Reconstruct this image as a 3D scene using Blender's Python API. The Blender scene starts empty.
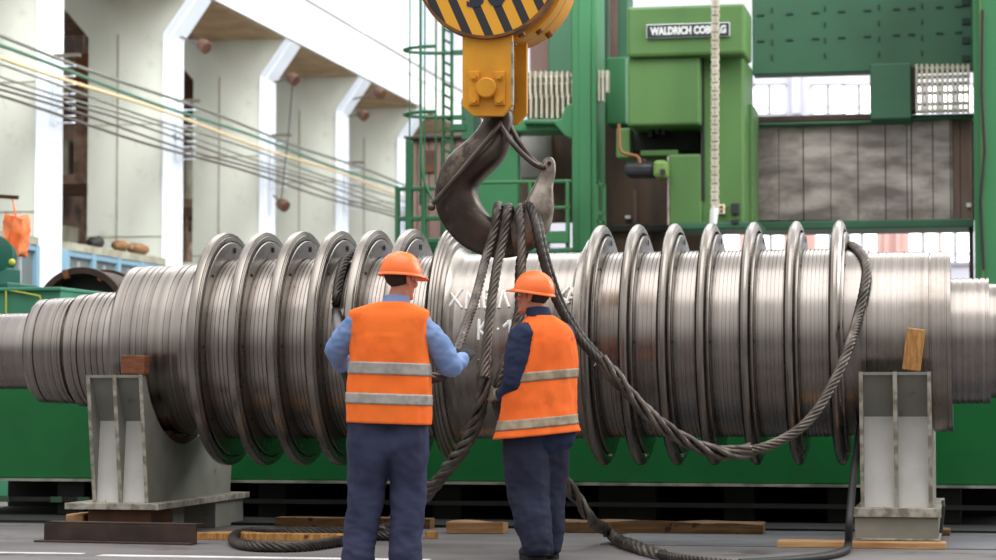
import bpy, bmesh, math, random
from mathutils import Vector, Matrix, noise
random.seed(7)
PI = math.pi
sc = bpy.context.scene
COL = sc.collection
# ------------------------------------------------------------------ camera model
F_PX, CX, CY = 2350.0, 498.0, 280.0
YAW, PITCH, CAM_H = math.radians(11.5), math.atan(115.0 / 2350.0), 1.02
CAM = Vector((0, 0, CAM_H))
R_ = Vector((math.cos(YAW), math.sin(YAW), 0))
F_ = Vector((-math.sin(YAW) * math.cos(PITCH), math.cos(YAW) * math.cos(PITCH), math.sin(PITCH)))
U_ = R_.cross(F_)
def ray(px, py): return F_ + R_ * ((px - CX) / F_PX) - U_ * ((py - CY) / F_PX)
def atD(px, py, d): return CAM + ray(px, py) * d
def atX(px, py, X):
    r = ray(px, py); return CAM + r * (X / r.x)
def atY(px, py, Y):
    r = ray(px, py); return CAM + r * (Y / r.y)
def atZ(px, py, Z):
    r = ray(px, py); return CAM + r * ((Z - CAM_H) / r.z)

# ------------------------------------------------------------------ mesh builder
class MB:
    def __init__(s): s.v = []; s.f = []; s.m = []; s.cur = 0
    def add(s, vs, fs):
        o = len(s.v); s.v += [Vector(v) for v in vs]
        for f in fs: s.f.append([o + i for i in f]); s.m.append(s.cur)
        return s
    def box(s, lo, hi, rot=None, piv=None):
        x0, y0, z0 = lo; x1, y1, z1 = hi
        vs = [Vector(p) for p in ((x0,y0,z0),(x1,y0,z0),(x1,y1,z0),(x0,y1,z0),(x0,y0,z1),(x1,y0,z1),(x1,y1,z1),(x0,y1,z1))]
        if rot is not None:
            c = Vector(piv) if piv is not None else sum(vs, Vector()) / 8
            vs = [c + rot @ (v - c) for v in vs]
        return s.add(vs, [(0,3,2,1),(4,5,6,7),(0,1,5,4),(1,2,6,5),(2,3,7,6),(3,0,4,7)])
    def beam(s, p0, p1, w, h, up=(0,0,1)):
        p0, p1 = Vector(p0), Vector(p1); d = (p1 - p0).normalized(); up = Vector(up)
        if abs(d.dot(up)) > .98: up = Vector((0, 1, 0))
        a = d.cross(up).normalized(); b = a.cross(d)
        vs = []
        for p in (p0, p1):
            for i, j in ((-1,-1),(1,-1),(1,1),(-1,1)): vs.append(p + a * (i * w / 2) + b * (j * h / 2))
        return s.add(vs, [(0,1,2,3),(7,6,5,4),(0,4,5,1),(1,5,6,2),(2,6,7,3),(3,7,4,0)])
    def prism(s, poly, plane, a, b):
        # poly: 2D points; plane 'xz' extruded along y, 'yz' along x, 'xy' along z
        def P(p, t):
            return {'xz': (p[0], t, p[1]), 'yz': (t, p[0], p[1]), 'xy': (p[0], p[1], t)}[plane]
        n = len(poly)
        vs = [P(p, a) for p in poly] + [P(p, b) for p in poly]
        fs = [list(range(n)), list(range(2 * n - 1, n - 1, -1))]
        fs += [(i, n + i, n + (i + 1) % n, (i + 1) % n) for i in range(n)]
        return s.add(vs, fs)
    def loft(s, rings, cap=True, closed=True):
        n = len(rings[0]); vs = [p for r in rings for p in r]; fs = []
        for k in range(len(rings) - 1):
            for i in range(n if closed else n - 1):
                j = (i + 1) % n
                fs.append((k*n+i, k*n+j, (k+1)*n+j, (k+1)*n+i))
        if cap:
            fs.append(list(range(n - 1, -1, -1))); fs.append([(len(rings)-1)*n + i for i in range(n)])
        return s.add(vs, fs)
    def lathe(s, prof, origin, axis, n=64, cap=True):
        # prof: (t along axis, radius)
        axis = Vector(axis).normalized(); o = Vector(origin)
        ref = Vector((0, 0, 1)) if abs(axis.z) < .9 else Vector((0, 1, 0))
        a = axis.cross(ref).normalized(); b = axis.cross(a)
        rings = [[o + axis * t + (a * math.cos(2*PI*i/n) + b * math.sin(2*PI*i/n)) * r for i in range(n)] for t, r in prof]
        return s.loft(rings, cap)
    def cyl(s, p0, p1, r0, r1=None, n=16, cap=True):
        p0, p1 = Vector(p0), Vector(p1); L = (p1 - p0).length
        return s.lathe([(0, r0), (L, r0 if r1 is None else r1)], p0, p1 - p0, n, cap)
    def tube(s, path, r, n=8, lobes=0, amp=.0, pitch=.3, cap=True):
        path = [Vector(p) for p in path]; rings = []; up = None; L = 0
        for k, p in enumerate(path):
            t = (path[min(k+1, len(path)-1)] - path[max(k-1, 0)]).normalized()
            if up is None:
                up = Vector((0, 0, 1)) if abs(t.z) < .9 else Vector((1, 0, 0))
            up = (up - t * up.dot(t)).normalized(); b = t.cross(up)
            if k: L += (p - path[k-1]).length
            rr = r[k] if isinstance(r, (list, tuple)) else r
            tw = 2*PI*L/pitch if lobes else 0
            ring = []
            for i in range(n):
                ph = 2*PI*i/n
                q = rr * (1 + (amp * (abs(math.cos(lobes*ph/2)) * 2 - 1.3) if lobes else 0))
                ring.append(p + (up * math.cos(ph + tw) + b * math.sin(ph + tw)) * q)
            rings.append(ring)
        return s.loft(rings, cap)
    def ball(s, c, rx, ry=None, rz=None, n=16, m=10, rot=None):
        ry = rx if ry is None else ry; rz = rx if rz is None else rz; c = Vector(c); rings = []
        for k in range(1, m):
            th = PI * k / m - PI/2
            ring = [Vector((rx*math.cos(th)*math.cos(2*PI*i/n), ry*math.cos(th)*math.sin(2*PI*i/n), rz*math.sin(th))) for i in range(n)]
            rings.append([c + (rot @ q if rot else q) for q in ring])
        return s.loft(rings, True)
    def capsule(s, p0, r0, p1, r1, n=14):
        p0, p1 = Vector(p0), Vector(p1); d = p1 - p0; L = d.length
        if L < 1e-5: return s.ball(p0, max(r0, r1))
        prof = [(-r0 * math.cos(a), r0 * math.sin(a)) for a in (.25, .6, 1.0, 1.35)]
        prof += [(0, r0), (L, r1)]
        prof += [(L + r1 * math.cos(a), r1 * math.sin(a)) for a in (1.35, 1.0, .6, .25)]
        return s.lathe(prof, p0, d, n)
    def chain(s, pts):
        for a, b in zip(pts, pts[1:]): s.capsule(a[0], a[1], b[0], b[1])
        return s
    def mesh(s, name):
        me = bpy.data.meshes.new(name); me.from_pydata([tuple(v) for v in s.v], [], s.f); me.update(); return me

def origin_of(o):
    p = Vector((0, 0, 0))
    while o is not None: p += o.location; o = o.parent
    return p
def fix_normals(me):
    bm = bmesh.new(); bm.from_mesh(me); bmesh.ops.recalc_face_normals(bm, faces=bm.faces[:]); bm.to_mesh(me); bm.free()
def build(mb, name, mats, parent=None, smooth=None, bevel=0, local=False, loc=None, seg=2):
    """link as one mesh object; vertices are world unless local"""
    off = Vector((0,0,0))
    if not local:
        off = origin_of(parent) if parent else Vector((0,0,0))
        if loc is not None: off = off + Vector(loc)
    me = bpy.data.meshes.new(name)
    me.from_pydata([tuple(v - off) for v in mb.v], [], mb.f); me.update()
    fix_normals(me)
    if not isinstance(mats, (list, tuple)): mats = [mats]
    for m in mats: me.materials.append(m)
    if len(mats) > 1: me.polygons.foreach_set('material_index', mb.m)
    if smooth is not None:
        me.polygons.foreach_set('use_smooth', [True] * len(me.polygons))
        if smooth < 179: me.set_sharp_from_angle(angle=math.radians(smooth))
    o = bpy.data.objects.new(name, me); COL.objects.link(o)
    if parent: o.parent = parent
    if loc is not None: o.location = loc
    if bevel:
        b = o.modifiers.new('bevel', 'BEVEL'); b.width = bevel; b.segments = seg; b.limit_method = 'ANGLE'; b.angle_limit = math.radians(40)
    return o
def tag(o, label, cat=None, group=None, kind=None):
    if label: o['label'] = label
    if cat: o['category'] = cat
    if group: o['group'] = group
    if kind: o['kind'] = kind
    return o
def thing(name, loc, label, cat, group=None, rotz=0, kind=None):
    o = bpy.data.objects.new(name, None); o.empty_display_size = .1; COL.objects.link(o)
    o.location = loc; o.rotation_euler = (0, 0, rotz)
    return tag(o, label, cat, group, kind)
def single(mb, name, mat, loc, label, cat, group=None, kind=None, **k):
    return tag(build(mb, name, mat, None, loc=loc, **k), label, cat, group, kind)
def struct(mb, name, mat, label=None, cat=None, **k):
    o = build(mb, name, mat, None, **k); o['kind'] = 'structure'
    return tag(o, label, cat)
def remesh(mb, voxel, smooth=4, fac=.5):
    me = mb.mesh('tmp'); fix_normals(me); o = bpy.data.objects.new('tmp', me); COL.objects.link(o)
    r = o.modifiers.new('r', 'REMESH'); r.mode = 'VOXEL'; r.voxel_size = voxel; r.adaptivity = 0
    if smooth:
        q = o.modifiers.new('s', 'SMOOTH'); q.iterations = smooth; q.factor = fac
    dg = bpy.context.evaluated_depsgraph_get(); ev = o.evaluated_get(dg); m2 = bpy.data.meshes.new_from_object(ev)
    out = MB(); out.v = [v.co.copy() for v in m2.vertices]; out.f = [list(p.vertices) for p in m2.polygons]; out.m = [0] * len(out.f)
    bpy.data.objects.remove(o); bpy.data.meshes.remove(me); bpy.data.meshes.remove(m2)
    return out
def displace(mb, fn):
    me = mb.mesh('t'); fix_normals(me)
    mb.v = [v.co + Vector(v.normal) * fn(v.co) for v in me.vertices]; bpy.data.meshes.remove(me); return mb
def text_mb(txt, size, extrude=.002, bold=.0):
    cu = bpy.data.curves.new('t', 'FONT'); cu.body = txt; cu.size = size; cu.extrude = extrude; cu.offset = bold
    cu.align_x = 'CENTER'; cu.align_y = 'CENTER'; cu.resolution_u = 3
    o = bpy.data.objects.new('t', cu); COL.objects.link(o)
    dg = bpy.context.evaluated_depsgraph_get(); me = bpy.data.meshes.new_from_object(o.evaluated_get(dg))
    out = MB(); out.v = [v.co.copy() for v in me.vertices]; out.f = [list(p.vertices) for p in me.polygons]; out.m = [0] * len(out.f)
    bpy.data.objects.remove(o); bpy.data.meshes.remove(me); bpy.data.curves.remove(cu)
    return out
def spline(pts, n=8):
    """Catmull-Rom through the points"""
    pts = [Vector(p) for p in pts]; out = []
    for k in range(len(pts) - 1):
        p0 = pts[max(k-1, 0)]; p1 = pts[k]; p2 = pts[k+1]; p3 = pts[min(k+2, len(pts)-1)]
        for i in range(n):
            t = i / n
            out.append(.5 * ((2*p1) + (p2-p0)*t + (2*p0-5*p1+4*p2-p3)*t*t + (3*p1-p0-3*p2+p3)*t*t*t))
    out.append(pts[-1]); return out
def resample(path, step):
    out = [path[0]]; acc = 0
    for a, b in zip(path, path[1:]):
        L = (b - a).length
        if L < 1e-9: continue
        t = step - acc
        while t <= L:
            out.append(a.lerp(b, t / L)); t += step
        acc = L - (t - step)
    out.append(path[-1]); return out
def helix(path, n, R, r, pitch, ph0=0, lobes=5, amp=.14, sides=15, lay=.32):
    """n lobed strands laid round each other along the path"""
    mb = MB()
    for k in range(n):
        pts = []; up = None; L = 0
        for i, p in enumerate(path):
            t = (path[min(i+1, len(path)-1)] - path[max(i-1, 0)]).normalized()
            if up is None: up = Vector((0,1,0)) if abs(t.y) < .9 else Vector((1,0,0))
            up = (up - t * up.dot(t)).normalized(); b = t.cross(up)
            if i: L += (p - path[i-1]).length
            a = 2*PI*(L/pitch + k/n) + ph0 + .5 * math.sin(L * 5 + k)
            rad = R * (1 + .25 * math.sin(L * 7.3 + 2 * k))
            pts.append(p + (up * math.cos(a) + b * math.sin(a)) * rad)
        mb.tube(pts, r, sides, lobes, amp, lay)
    return mb

# ------------------------------------------------------------------ materials
def lin(c):
    return tuple(((x/255)/12.92 if x/255 <= .04045 else ((x/255+.055)/1.055)**2.4) for x in c) + (1,)
def mat(name, c, rough=.6, metal=0, c2=None, scale=4, stretch=(1,1,1), lo=.35, hi=.65, stain=None, sscale=2, slo=.58, shi=.7, bump=0, bscale=60, detail=4, spec=.5, rvar=0):
    m = bpy.data.materials.new(name); m.use_nodes = True; nt = m.node_tree; N = nt.nodes; L = nt.links
    b = N['Principled BSDF']; b.inputs['Roughness'].default_value = rough; b.inputs['Metallic'].default_value = metal
    b.inputs['Specular IOR Level'].default_value = spec
    b.inputs['Base Color'].default_value = lin(c)
    tc = N.new('ShaderNodeTexCoord'); mp = N.new('ShaderNodeMapping'); mp.inputs['Scale'].default_value = stretch
    L.new(tc.outputs['Object'], mp.inputs['Vector'])
    out = None
    if c2 is not None:
        n = N.new('ShaderNodeTexNoise'); n.inputs['Scale'].default_value = scale; n.inputs['Detail'].default_value = detail
        L.new(mp.outputs[0], n.inputs['Vector'])
        r = N.new('ShaderNodeValToRGB'); e = r.color_ramp.elements
        e[0].position = lo; e[0].color = lin(c); e[1].position = hi; e[1].color = lin(c2)
        L.new(n.outputs['Fac'], r.inputs['Fac']); out = r.outputs['Color']
        if rvar:
            mr = N.new('ShaderNodeMapRange'); mr.inputs['To Min'].default_value = rough - rvar; mr.inputs['To Max'].default_value = rough + rvar
            mr.inputs['From Min'].default_value = .3; mr.inputs['From Max'].default_value = .7
            L.new(n.outputs['Fac'], mr.inputs['Value']); L.new(mr.outputs[0], b.inputs['Roughness'])
    if stain is not None:
        n2 = N.new('ShaderNodeTexNoise'); n2.inputs['Scale'].default_value = sscale; n2.inputs['Detail'].default_value = 8; n2.inputs['Roughness'].default_value = .65
        L.new(tc.outputs['Object'], n2.inputs['Vector'])
        mr = N.new('ShaderNodeMapRange'); mr.inputs['From Min'].default_value = slo; mr.inputs['From Max'].default_value = shi
        L.new(n2.outputs['Fac'], mr.inputs['Value'])
        mx = N.new('ShaderNodeMix'); mx.data_type = 'RGBA'
        L.new(mr.outputs[0], mx.inputs['Factor'])
        if out is not None: L.new(out, mx.inputs['A'])
        else: mx.inputs['A'].default_value = lin(c)
        mx.inputs['B'].default_value = lin(stain); out = mx.outputs['Result']
    if out is not None: L.new(out, b.inputs['Base Color'])
    if bump:
        n3 = N.new('ShaderNodeTexNoise'); n3.inputs['Scale'].default_value = bscale; n3.inputs['Detail'].default_value = 3
        L.new(mp.outputs[0], n3.inputs['Vector'])
        bp = N.new('ShaderNodeBump'); bp.inputs['Strength'].default_value = bump; bp.inputs['Distance'].default_value = .01
        L.new(n3.outputs['Fac'], bp.inputs['Height']); L.new(bp.outputs[0], b.inputs['Normal'])
    return m
def emis(name, c, s):
    m = bpy.data.materials.new(name); m.use_nodes = True; b = m.node_tree.nodes['Principled BSDF']
    b.inputs['Base Color'].default_value = lin(c); b.inputs['Emission Color'].default_value = lin(c); b.inputs['Emission Strength'].default_value = s
    return m
def stripes(name, c1, c2, ang, period, duty=.5, off=0, stain=None):
    m = mat(name, c1, .5, 0, stain=stain, sscale=5, slo=.6, shi=.66); nt = m.node_tree; N = nt.nodes; L = nt.links; b = N['Principled BSDF']
    tc = N.new('ShaderNodeTexCoord'); sp = N.new('ShaderNodeSeparateXYZ'); L.new(tc.outputs['Object'], sp.inputs[0])
    def M(op, a, bb=None):
        n = N.new('ShaderNodeMath'); n.operation = op
        for i, q in enumerate((a, bb)):
            if q is None: continue
            if isinstance(q, (int, float)): n.inputs[i].default_value = q
            else: L.new(q, n.inputs[i])
        return n.outputs[0]
    t = M('ADD', M('MULTIPLY', sp.outputs['X'], math.cos(ang) / period), M('MULTIPLY', sp.outputs['Z'], math.sin(ang) / period))
    g = M('LESS_THAN', M('FRACT', M('ADD', t, off)), duty)
    mx = N.new('ShaderNodeMix'); mx.data_type = 'RGBA'; L.new(g, mx.inputs['Factor'])
    src = b.inputs['Base Color'].links[0].from_socket if b.inputs['Base Color'].links else None
    if src: L.new(src, mx.inputs['A'])
    else: mx.inputs['A'].default_value = lin(c1)
    mx.inputs['B'].default_value = lin(c2); L.new(mx.outputs['Result'], b.inputs['Base Color'])
    return m

M = {}
M['steel'] = mat('turned_steel', (136,128,122), .28, 1, (164,157,151), 1.0, (26,.25,.25), .3, .7, stain=(124,113,104), sscale=1.3, slo=.55, shi=.75, rvar=.07, detail=5)
M['steel_disc'] = mat('turned_steel_disc', (136,129,122), .29, 1, (154,147,140), 3.0, (5,1,1), .3, .7, rvar=.06)
M['shaft'] = mat('ground_shaft_steel', (136,129,125), .28, 1, (160,153,148), 1.0, (14,.2,.2), .3, .7, rvar=.06)
M['hole'] = mat('dark_hole', (28,26,25), .8)
M['chalk'] = mat('chalk', (250,248,245), .95)
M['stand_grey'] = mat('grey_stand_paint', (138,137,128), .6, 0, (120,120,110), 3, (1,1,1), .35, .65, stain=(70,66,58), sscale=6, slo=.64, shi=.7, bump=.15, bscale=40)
M['stand_light'] = mat('pale_stand_web', (212,210,205), .55, 0, (196,194,188), 4, (1,1,1), .35, .65, stain=(64,60,54), sscale=14, slo=.66, shi=.7, bump=.1, bscale=40)  # paler tone for the lower web of the stands
M['stand_edge'] = mat('worn_plate_edge', (172,167,154), .6, 0, (122,114,102), 14, (1,1,1), .4, .6)
M['wood_brown'] = mat('old_brown_wood', (134,80,46), .75, 0, (92,50,28), 14, (1,.4,3), .3, .7, bump=.3, bscale=40)
M['wood_tan'] = mat('tan_wood', (196,146,82), .75, 0, (140,92,46), 16, (3,1,.6), .3, .7, stain=(84,52,30), sscale=9, slo=.6, shi=.66, bump=.3, bscale=40)
M['wood_plank'] = mat('weathered_plank', (150,112,70), .8, 0, (98,70,44), 9, (.4,4,4), .3, .7, stain=(60,44,32), sscale=8, slo=.58, shi=.64, bump=.3, bscale=40)
M['wood_pale'] = mat('pale_plank', (200,160,112), .8, 0, (160,112,70), 9, (.4,4,4), .3, .7, bump=.2, bscale=40)
M['rust'] = mat('rusty_steel', (92,56,32), .75, .2, (58,36,26), 6, (1,1,1), .3, .7, bump=.2)
M['brown_iron'] = mat('brown_iron', (76,58,48), .6, .3, (52,40,36), 5, (1,1,1), .3, .7, bump=.15)
M['dark_iron'] = mat('dark_iron', (48,46,44), .65, .2, (32,31,30), 6)
M['black'] = mat('void_shade', (14,13,13), .9)  # flat black standing in for the shade under the bed
M['bed_green'] = mat('bed_green', (0,104,46), .42, 0, (0,94,42), 2, (1,1,1), .3, .7, bump=.04, bscale=8)
M['bed_lip'] = mat('bed_lip', (160,160,150), .5, 0, (104,116,100), 5, (1,1,1), .4, .6)
M['bed_dark'] = mat('bed_dark_support', (34,36,33), .8, 0, (24,26,24), 4)
M['rack'] = mat('rack_steel', (170,144,124), .8, 0, (120,98,84), 4)
M['slot'] = mat('slot_shadow', (34,58,48), .8)
M['clip'] = mat('dull_green_clip', (52,84,62), .7)
M['floor'] = mat('floor_concrete', (120,116,115), .7, 0, (98,95,94), .8, (1,3,1), .35, .65, stain=(66,62,62), sscale=1.6, slo=.56, shi=.68, bump=.12, bscale=40)
M['plate_floor'] = mat('floor_plate', (110,110,114), .55, .2, (92,92,98), 1.5, (1,3,1), .35, .65, bump=.35, bscale=45)
M['line_white'] = mat('floor_paint', (226,222,222), .6, 0, (186,182,182), 3, (1,3,1), .45, .7)
M['wall_face'] = mat('pillar_white_shaded', (212,216,204), .85, 0, (190,195,184), .6, (1,1,.4), .35, .65, stain=(168,164,148), sscale=1.1, slo=.56, shi=.75)  # pillar white with shade put into the colour, for faces off the light
M['wall_bright'] = mat('pillar_white_lit', (226,234,242), .7, 0, (214,222,232), .7, (1,1,.3), .35, .65)  # brighter copy of the pillar white, light painted in for the flanges
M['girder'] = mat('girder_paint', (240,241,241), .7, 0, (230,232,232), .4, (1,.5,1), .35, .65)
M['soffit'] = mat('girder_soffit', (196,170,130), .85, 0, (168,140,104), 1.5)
M['upper_wall'] = mat('upper_wall_paint', (238,238,236), .85, 0, (226,226,222), .3)
M['outer_wall'] = mat('outer_wall_clutter', (150,126,108), .9, 0, (84,70,62), .7, (1,1,1.6), .42, .56, stain=(178,162,150), sscale=.8, slo=.6, shi=.66)
M['blue_frame'] = mat('blue_frame_paint', (112,146,164), .6)
M['pane'] = mat('dusty_pane', (98,108,106), .75, 0, (82,92,90), 2)
M['ledge'] = mat('ledge_board', (156,156,138), .8, 0, (130,126,108), 3)
M['pipe_grey'] = mat('pipe_grey', (112,114,104), .6)
M['pipe_green'] = mat('pipe_green', (70,108,88), .6)
M['pipe_yellow'] = mat('pipe_yellow', (206,184,140), .6)
M['pipe_dark'] = mat('pipe_dark', (82,76,68), .6)
M['lamp_brown'] = mat('lamp_brown', (100,72,54), .6, .2, (70,50,38), 8)
M['m_green'] = mat('machine_green', (86,126,66), .5, 0, (74,113,58), 1.2, (1,1,.4), .35, .65, stain=(64,96,56), sscale=1.4, slo=.64, shi=.8)
M['col_green'] = mat('column_green', (54,122,76), .5, 0, (46,108,68), .8, (2,1,.3), .35, .65)
M['dk_green'] = mat('crossrail_green', (46,96,68), .55, 0, (40,84,58), 1.0, (1,1,1), .35, .65)
M['rail_green'] = mat('handrail_green', (52,110,64), .5)
M['lad_green'] = mat('ladder_green', (34,94,58), .5)
M['brown_clad'] = mat('brown_cladding', (120,98,90), .75, 0, (96,74,66), 1.2, (3,1,.6), .35, .65, stain=(140,124,118), sscale=1.5, slo=.62, shi=.75)
M['brown_wall'] = mat('rusty_brown_wall', (100,76,58), .7, 0, (66,52,46), 1.0, (3,1,.5), .35, .65, stain=(112,84,66), sscale=1.6, slo=.6, shi=.72)
M['grey_panel'] = mat('bellows_steel', (118,110,106), .42, .5, (190,180,174), 1.6, (1.1,1,3.0), .34, .66, stain=(122,106,94), sscale=1.6, slo=.52, shi=.7, detail=3)
M['cream'] = mat('cream_plastic', (208,203,186), .6, 0, (184,176,156), 4)
M['navy'] = mat('sign_navy', (36,46,66), .4)
M['sign_white'] = mat('sign_white', (224,226,222), .5)
M['motor'] = mat('motor_black', (38,40,44), .5)
M['yellowgreen'] = mat('motor_cap_green', (110,140,70), .5)
M['orange_hose'] = mat('orange_hose', (136,88,48), .5)
M['pink'] = mat('pink_pier', (214,176,168), .85, 0, (198,158,150), .6)
M['lilac'] = mat('lilac_wall', (206,206,216), .85, 0, (190,190,202), .4)
M['mullion'] = mat('mullion', (150,152,160), .7)
M['daylight'] = emis('window_daylight', (255,255,255), 2.2)
M['yellow'] = mat('crane_yellow', (232,164,34), .5, 0, (206,138,24), 3, (1,1,1), .35, .65, stain=(120,72,22), sscale=3.2, slo=.62, shi=.74, bump=.05)
M['yellow_edge'] = mat('crane_yellow_worn', (150,92,28), .6, 0, (96,60,30), 8)
M['hazard'] = stripes('hazard_stripes', (238,170,44), (44,42,46), math.radians(24), .125, .44, .12, stain=(120,84,40))
M['hook'] = mat('forged_hook', (88,76,68), .4, .7, (58,48,42), 4, (1,1,1), .35, .65, stain=(140,126,112), sscale=4.5, slo=.56, shi=.74, bump=.25, bscale=14, rvar=.08)
M['hook_tip'] = mat('worn_hook_tip', (178,168,156), .42, .65, (104,92,82), 7, (1,1,1), .38, .62, bump=.2, bscale=20)
M['latch'] = mat('latch_bar', (110,102,94), .4, .8, (80,72,66), 8)
M['rope'] = mat('wire_rope', (112,104,96), .45, .6, (74,67,62), 9, (1,1,1), .35, .65, stain=(140,124,104), sscale=12, slo=.62, shi=.7)
M['rope_dark'] = mat('greasy_rope', (82,76,71), .45, .55, (54,50,47), 9)
M['cable'] = mat('black_cable', (34,33,33), .55)
M['vest'] = mat('orange_vest', (255,126,54), .85, 0, (252,114,46), 3, (1,1,1), .35, .65, stain=(226,92,36), sscale=4, slo=.6, shi=.8, bump=.1, bscale=400, spec=.2)
M['vest_worn'] = mat('worn_orange_vest', (252,120,52), .85, 0, (240,108,46), 4, (1,1,1), .35, .65, stain=(196,92,48), sscale=5, slo=.58, shi=.8, bump=.1, bscale=400, spec=.2)
M['reflect'] = mat('grey_reflective', (176,170,164), .5, .2, (156,150,146), 30)
M['reflect_worn'] = mat('dirty_reflective', (170,156,132), .6, .1, (132,118,98), 14)
M['blue_shirt'] = mat('blue_shirt', (134,158,202), .9, 0, (116,142,188), 5, (1,1,1), .35, .65, bump=.1, bscale=300, spec=.2)
M['navy_jacket'] = mat('navy_jacket', (50,58,86), .9, 0, (40,47,70), 5, (1,1,1), .35, .65, bump=.1, bscale=300, spec=.2)
M['trousers'] = mat('navy_trousers', (64,68,94), .9, 0, (54,57,80), 4, (1,1,1), .35, .65, bump=.15, bscale=250, spec=.2)
M['trousers_worn'] = mat('worn_navy_trousers', (54,58,78), .9, 0, (44,46,62), 4, (1,1,1), .35, .65, stain=(70,68,72), sscale=5, slo=.58, shi=.75, bump=.15, bscale=250, spec=.2)
M['helmet'] = mat('orange_hard_hat', (255,124,48), .35, 0, (250,112,40), 3)
M['skin'] = mat('skin', (206,140,112), .6, 0, (188,118,92), 12)
M['hair'] = mat('dark_hair', (52,40,34), .8, 0, (36,28,24), 60, (1,1,.2))
M['hair_grey'] = mat('cropped_hair', (58,48,44), .8, 0, (40,32,30), 60, (1,1,.2))
M['glove_dark'] = mat('black_glove', (40,38,42), .8)
M['glove_pale'] = mat('pale_work_glove', (196,188,172), .85, 0, (130,122,108), 10)
M['shoe'] = mat('black_shoe', (26,25,26), .5)
M['box_green'] = mat('cabinet_green', (66,140,108), .5, 0, (56,124,94), 2)
M['dk_teal'] = mat('motor_teal', (18,86,72), .45)
M['yellow_line'] = mat('yellow_line', (196,190,70), .5)
M['orange_bag'] = mat('orange_sack', (248,112,50), .7, 0, (255,150,96), 6, (1,1,1), .4, .6)
M['ivory'] = mat('ivory_socket', (226,208,180), .5)
M['grey_cab'] = mat('grey_cabinet', (150,146,142), .6, 0, (134,128,124), 2)

# ------------------------------------------------------------------ setting: floor, left wall, far wall
YR = 16.82                                    # rotor axis depth
mb = MB(); mb.box((-42, 3, -.2), (34, 90, 0)); struct(mb, 'floor', M['floor'])
mb = MB(); a = atZ(600, 545, 0); b = atZ(996, 534, 0)
mb.box((a.x, a.y, 0), (b.x + 3, b.y, .006)); o = struct(mb, 'trim_2', M['plate_floor'], 'ribbed steel floor plate strip in front of the green bed', 'floor plate')
# painted lines on the floor, parallel to the rotor
mb = MB(); Yl = atZ(300, 557.5, 0).y
x0 = atZ(-60, 550, 0).x
mb.box((x0, Yl, .0), (atZ(88, 553, 0).x, Yl + .09, .003))
mb.box((atZ(92, 557, 0).x, Yl - .16, .0), (atZ(440, 557, 0).x, Yl - .02, .004))
struct(mb, 'trim_1', M['line_white'], 'white painted line across the concrete floor in front of the men', 'floor line')

WX = -14.8
PY = [atX(34, 280, WX).y + 6.02 * k for k in range(-1, 6)]
fl = (atX(62, 280, WX).y - atX(34, 280, WX).y) * .9
def zP(py, Y, px=172): return atY(px, py, Y).z
ZS = zP(38, PY[3], 299)                        # soffit height
PL = ['nearest to the camera, mostly outside the frame', 'just right of the orange sack', 'second in view, with a floodlight at its top right', 'third in view, rising behind the second rotor disc', 'fourth in view, rising behind the fourth rotor disc', 'half hidden behind the green ladder cage', 'furthest away behind the brown cladding']
for k, y in enumerate(PY):
    t = thing('wall_pillar', (WX, y, 0), 'white concrete crane pillar with corbel on the left wall, ' + PL[k], 'pillar', 'crane pillars along the left wall', kind='structure')
    mb = MB()
    zc = ZS - .78
    poly = [(WX-1.47, 0), (WX, 0), (WX, zc), (WX+.55, ZS), (WX+.55, ZS+.02), (WX-2.1, ZS+.02), (WX-2.1, ZS-.1), (WX-1.47, zc-.05)]
    mb.prism(poly, 'xz', y, y + fl); build(mb, 'web', M['wall_face'], t)
    mb = MB(); q = .05
    for a0, a1, e in ((0, .30, .03), (.30, .62, .055), (.62, 1.0, .03)):
        ya, yb = y - .03 + (fl + .06) * a0, y - .03 + (fl + .06) * a1
        p2 = [(WX, 0), (WX+e, 0), (WX+e, zc-.02), (WX+.55+e, ZS-.02), (WX+.55, ZS-.02), (WX, zc)]
        mb.prism(p2, 'xz', ya, yb)
    build(mb, 'flange', M['wall_bright'], t, bevel=.01)
    mb = MB(); zb = zP(140, y, 172) if False else 5.2
    mb.box((WX-.9, y-.012, .0), (WX-.87, y-.0, zc)); mb.box((WX-1.5, y-.012, 3.95), (WX, y, 3.975)); mb.box((WX-1.5, y-.012, 6.05), (WX, y, 6.07))
    build(mb, 'joint_line', M['ledge'], t)
# crane girder
gt = thing('crane_girder', (WX, PY[0], ZS), 'long white crane runway girder resting on the pillar corbels along the left wall', 'girder', kind='structure')
mb = MB(); ya, yb = PY[0] - 2, PY[-1] + 12
mb.box((WX-1.2, ya, ZS+.02), (WX+.55, yb, ZS+1.05)); build(mb, 'beam', M['girder'], gt)
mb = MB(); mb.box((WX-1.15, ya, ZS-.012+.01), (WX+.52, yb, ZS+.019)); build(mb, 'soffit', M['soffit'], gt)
mb = MB(); mb.box((WX+.52, ya, ZS+.02), (WX+.62, yb, ZS+.12)); mb.box((WX+.52, ya, ZS+.74), (WX+.585, yb, ZS+.80))
y = ya
while y < yb:
    mb.box((WX+.55, y, ZS+.12), (WX+.575, y+.05, ZS+.74)); y += 3.01
build(mb, 'stiffener', M['girder'], gt)
mb = MB(); mb.box((WX+.30, ya, ZS+1.05), (WX+.42, yb, ZS+1.2)); build(mb, 'crane_rail', M['pipe_grey'], gt)
# upper wall over the girder with pilasters
mb = MB(); mb.box((WX-1.6, ya, ZS+1.0), (WX-1.2, yb, ZS+9))
struct(mb, 'wall_left_upper', M['upper_wall'])
mb = MB()
for k, y in enumerate(PY): mb.box((WX-1.2, y-.2, ZS+1.05), (WX-.75, y+1.3, ZS+9))
struct(mb, 'trim_3', M['wall_bright'], 'white pilasters on the upper left wall above the girder', 'pilasters')
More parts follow.
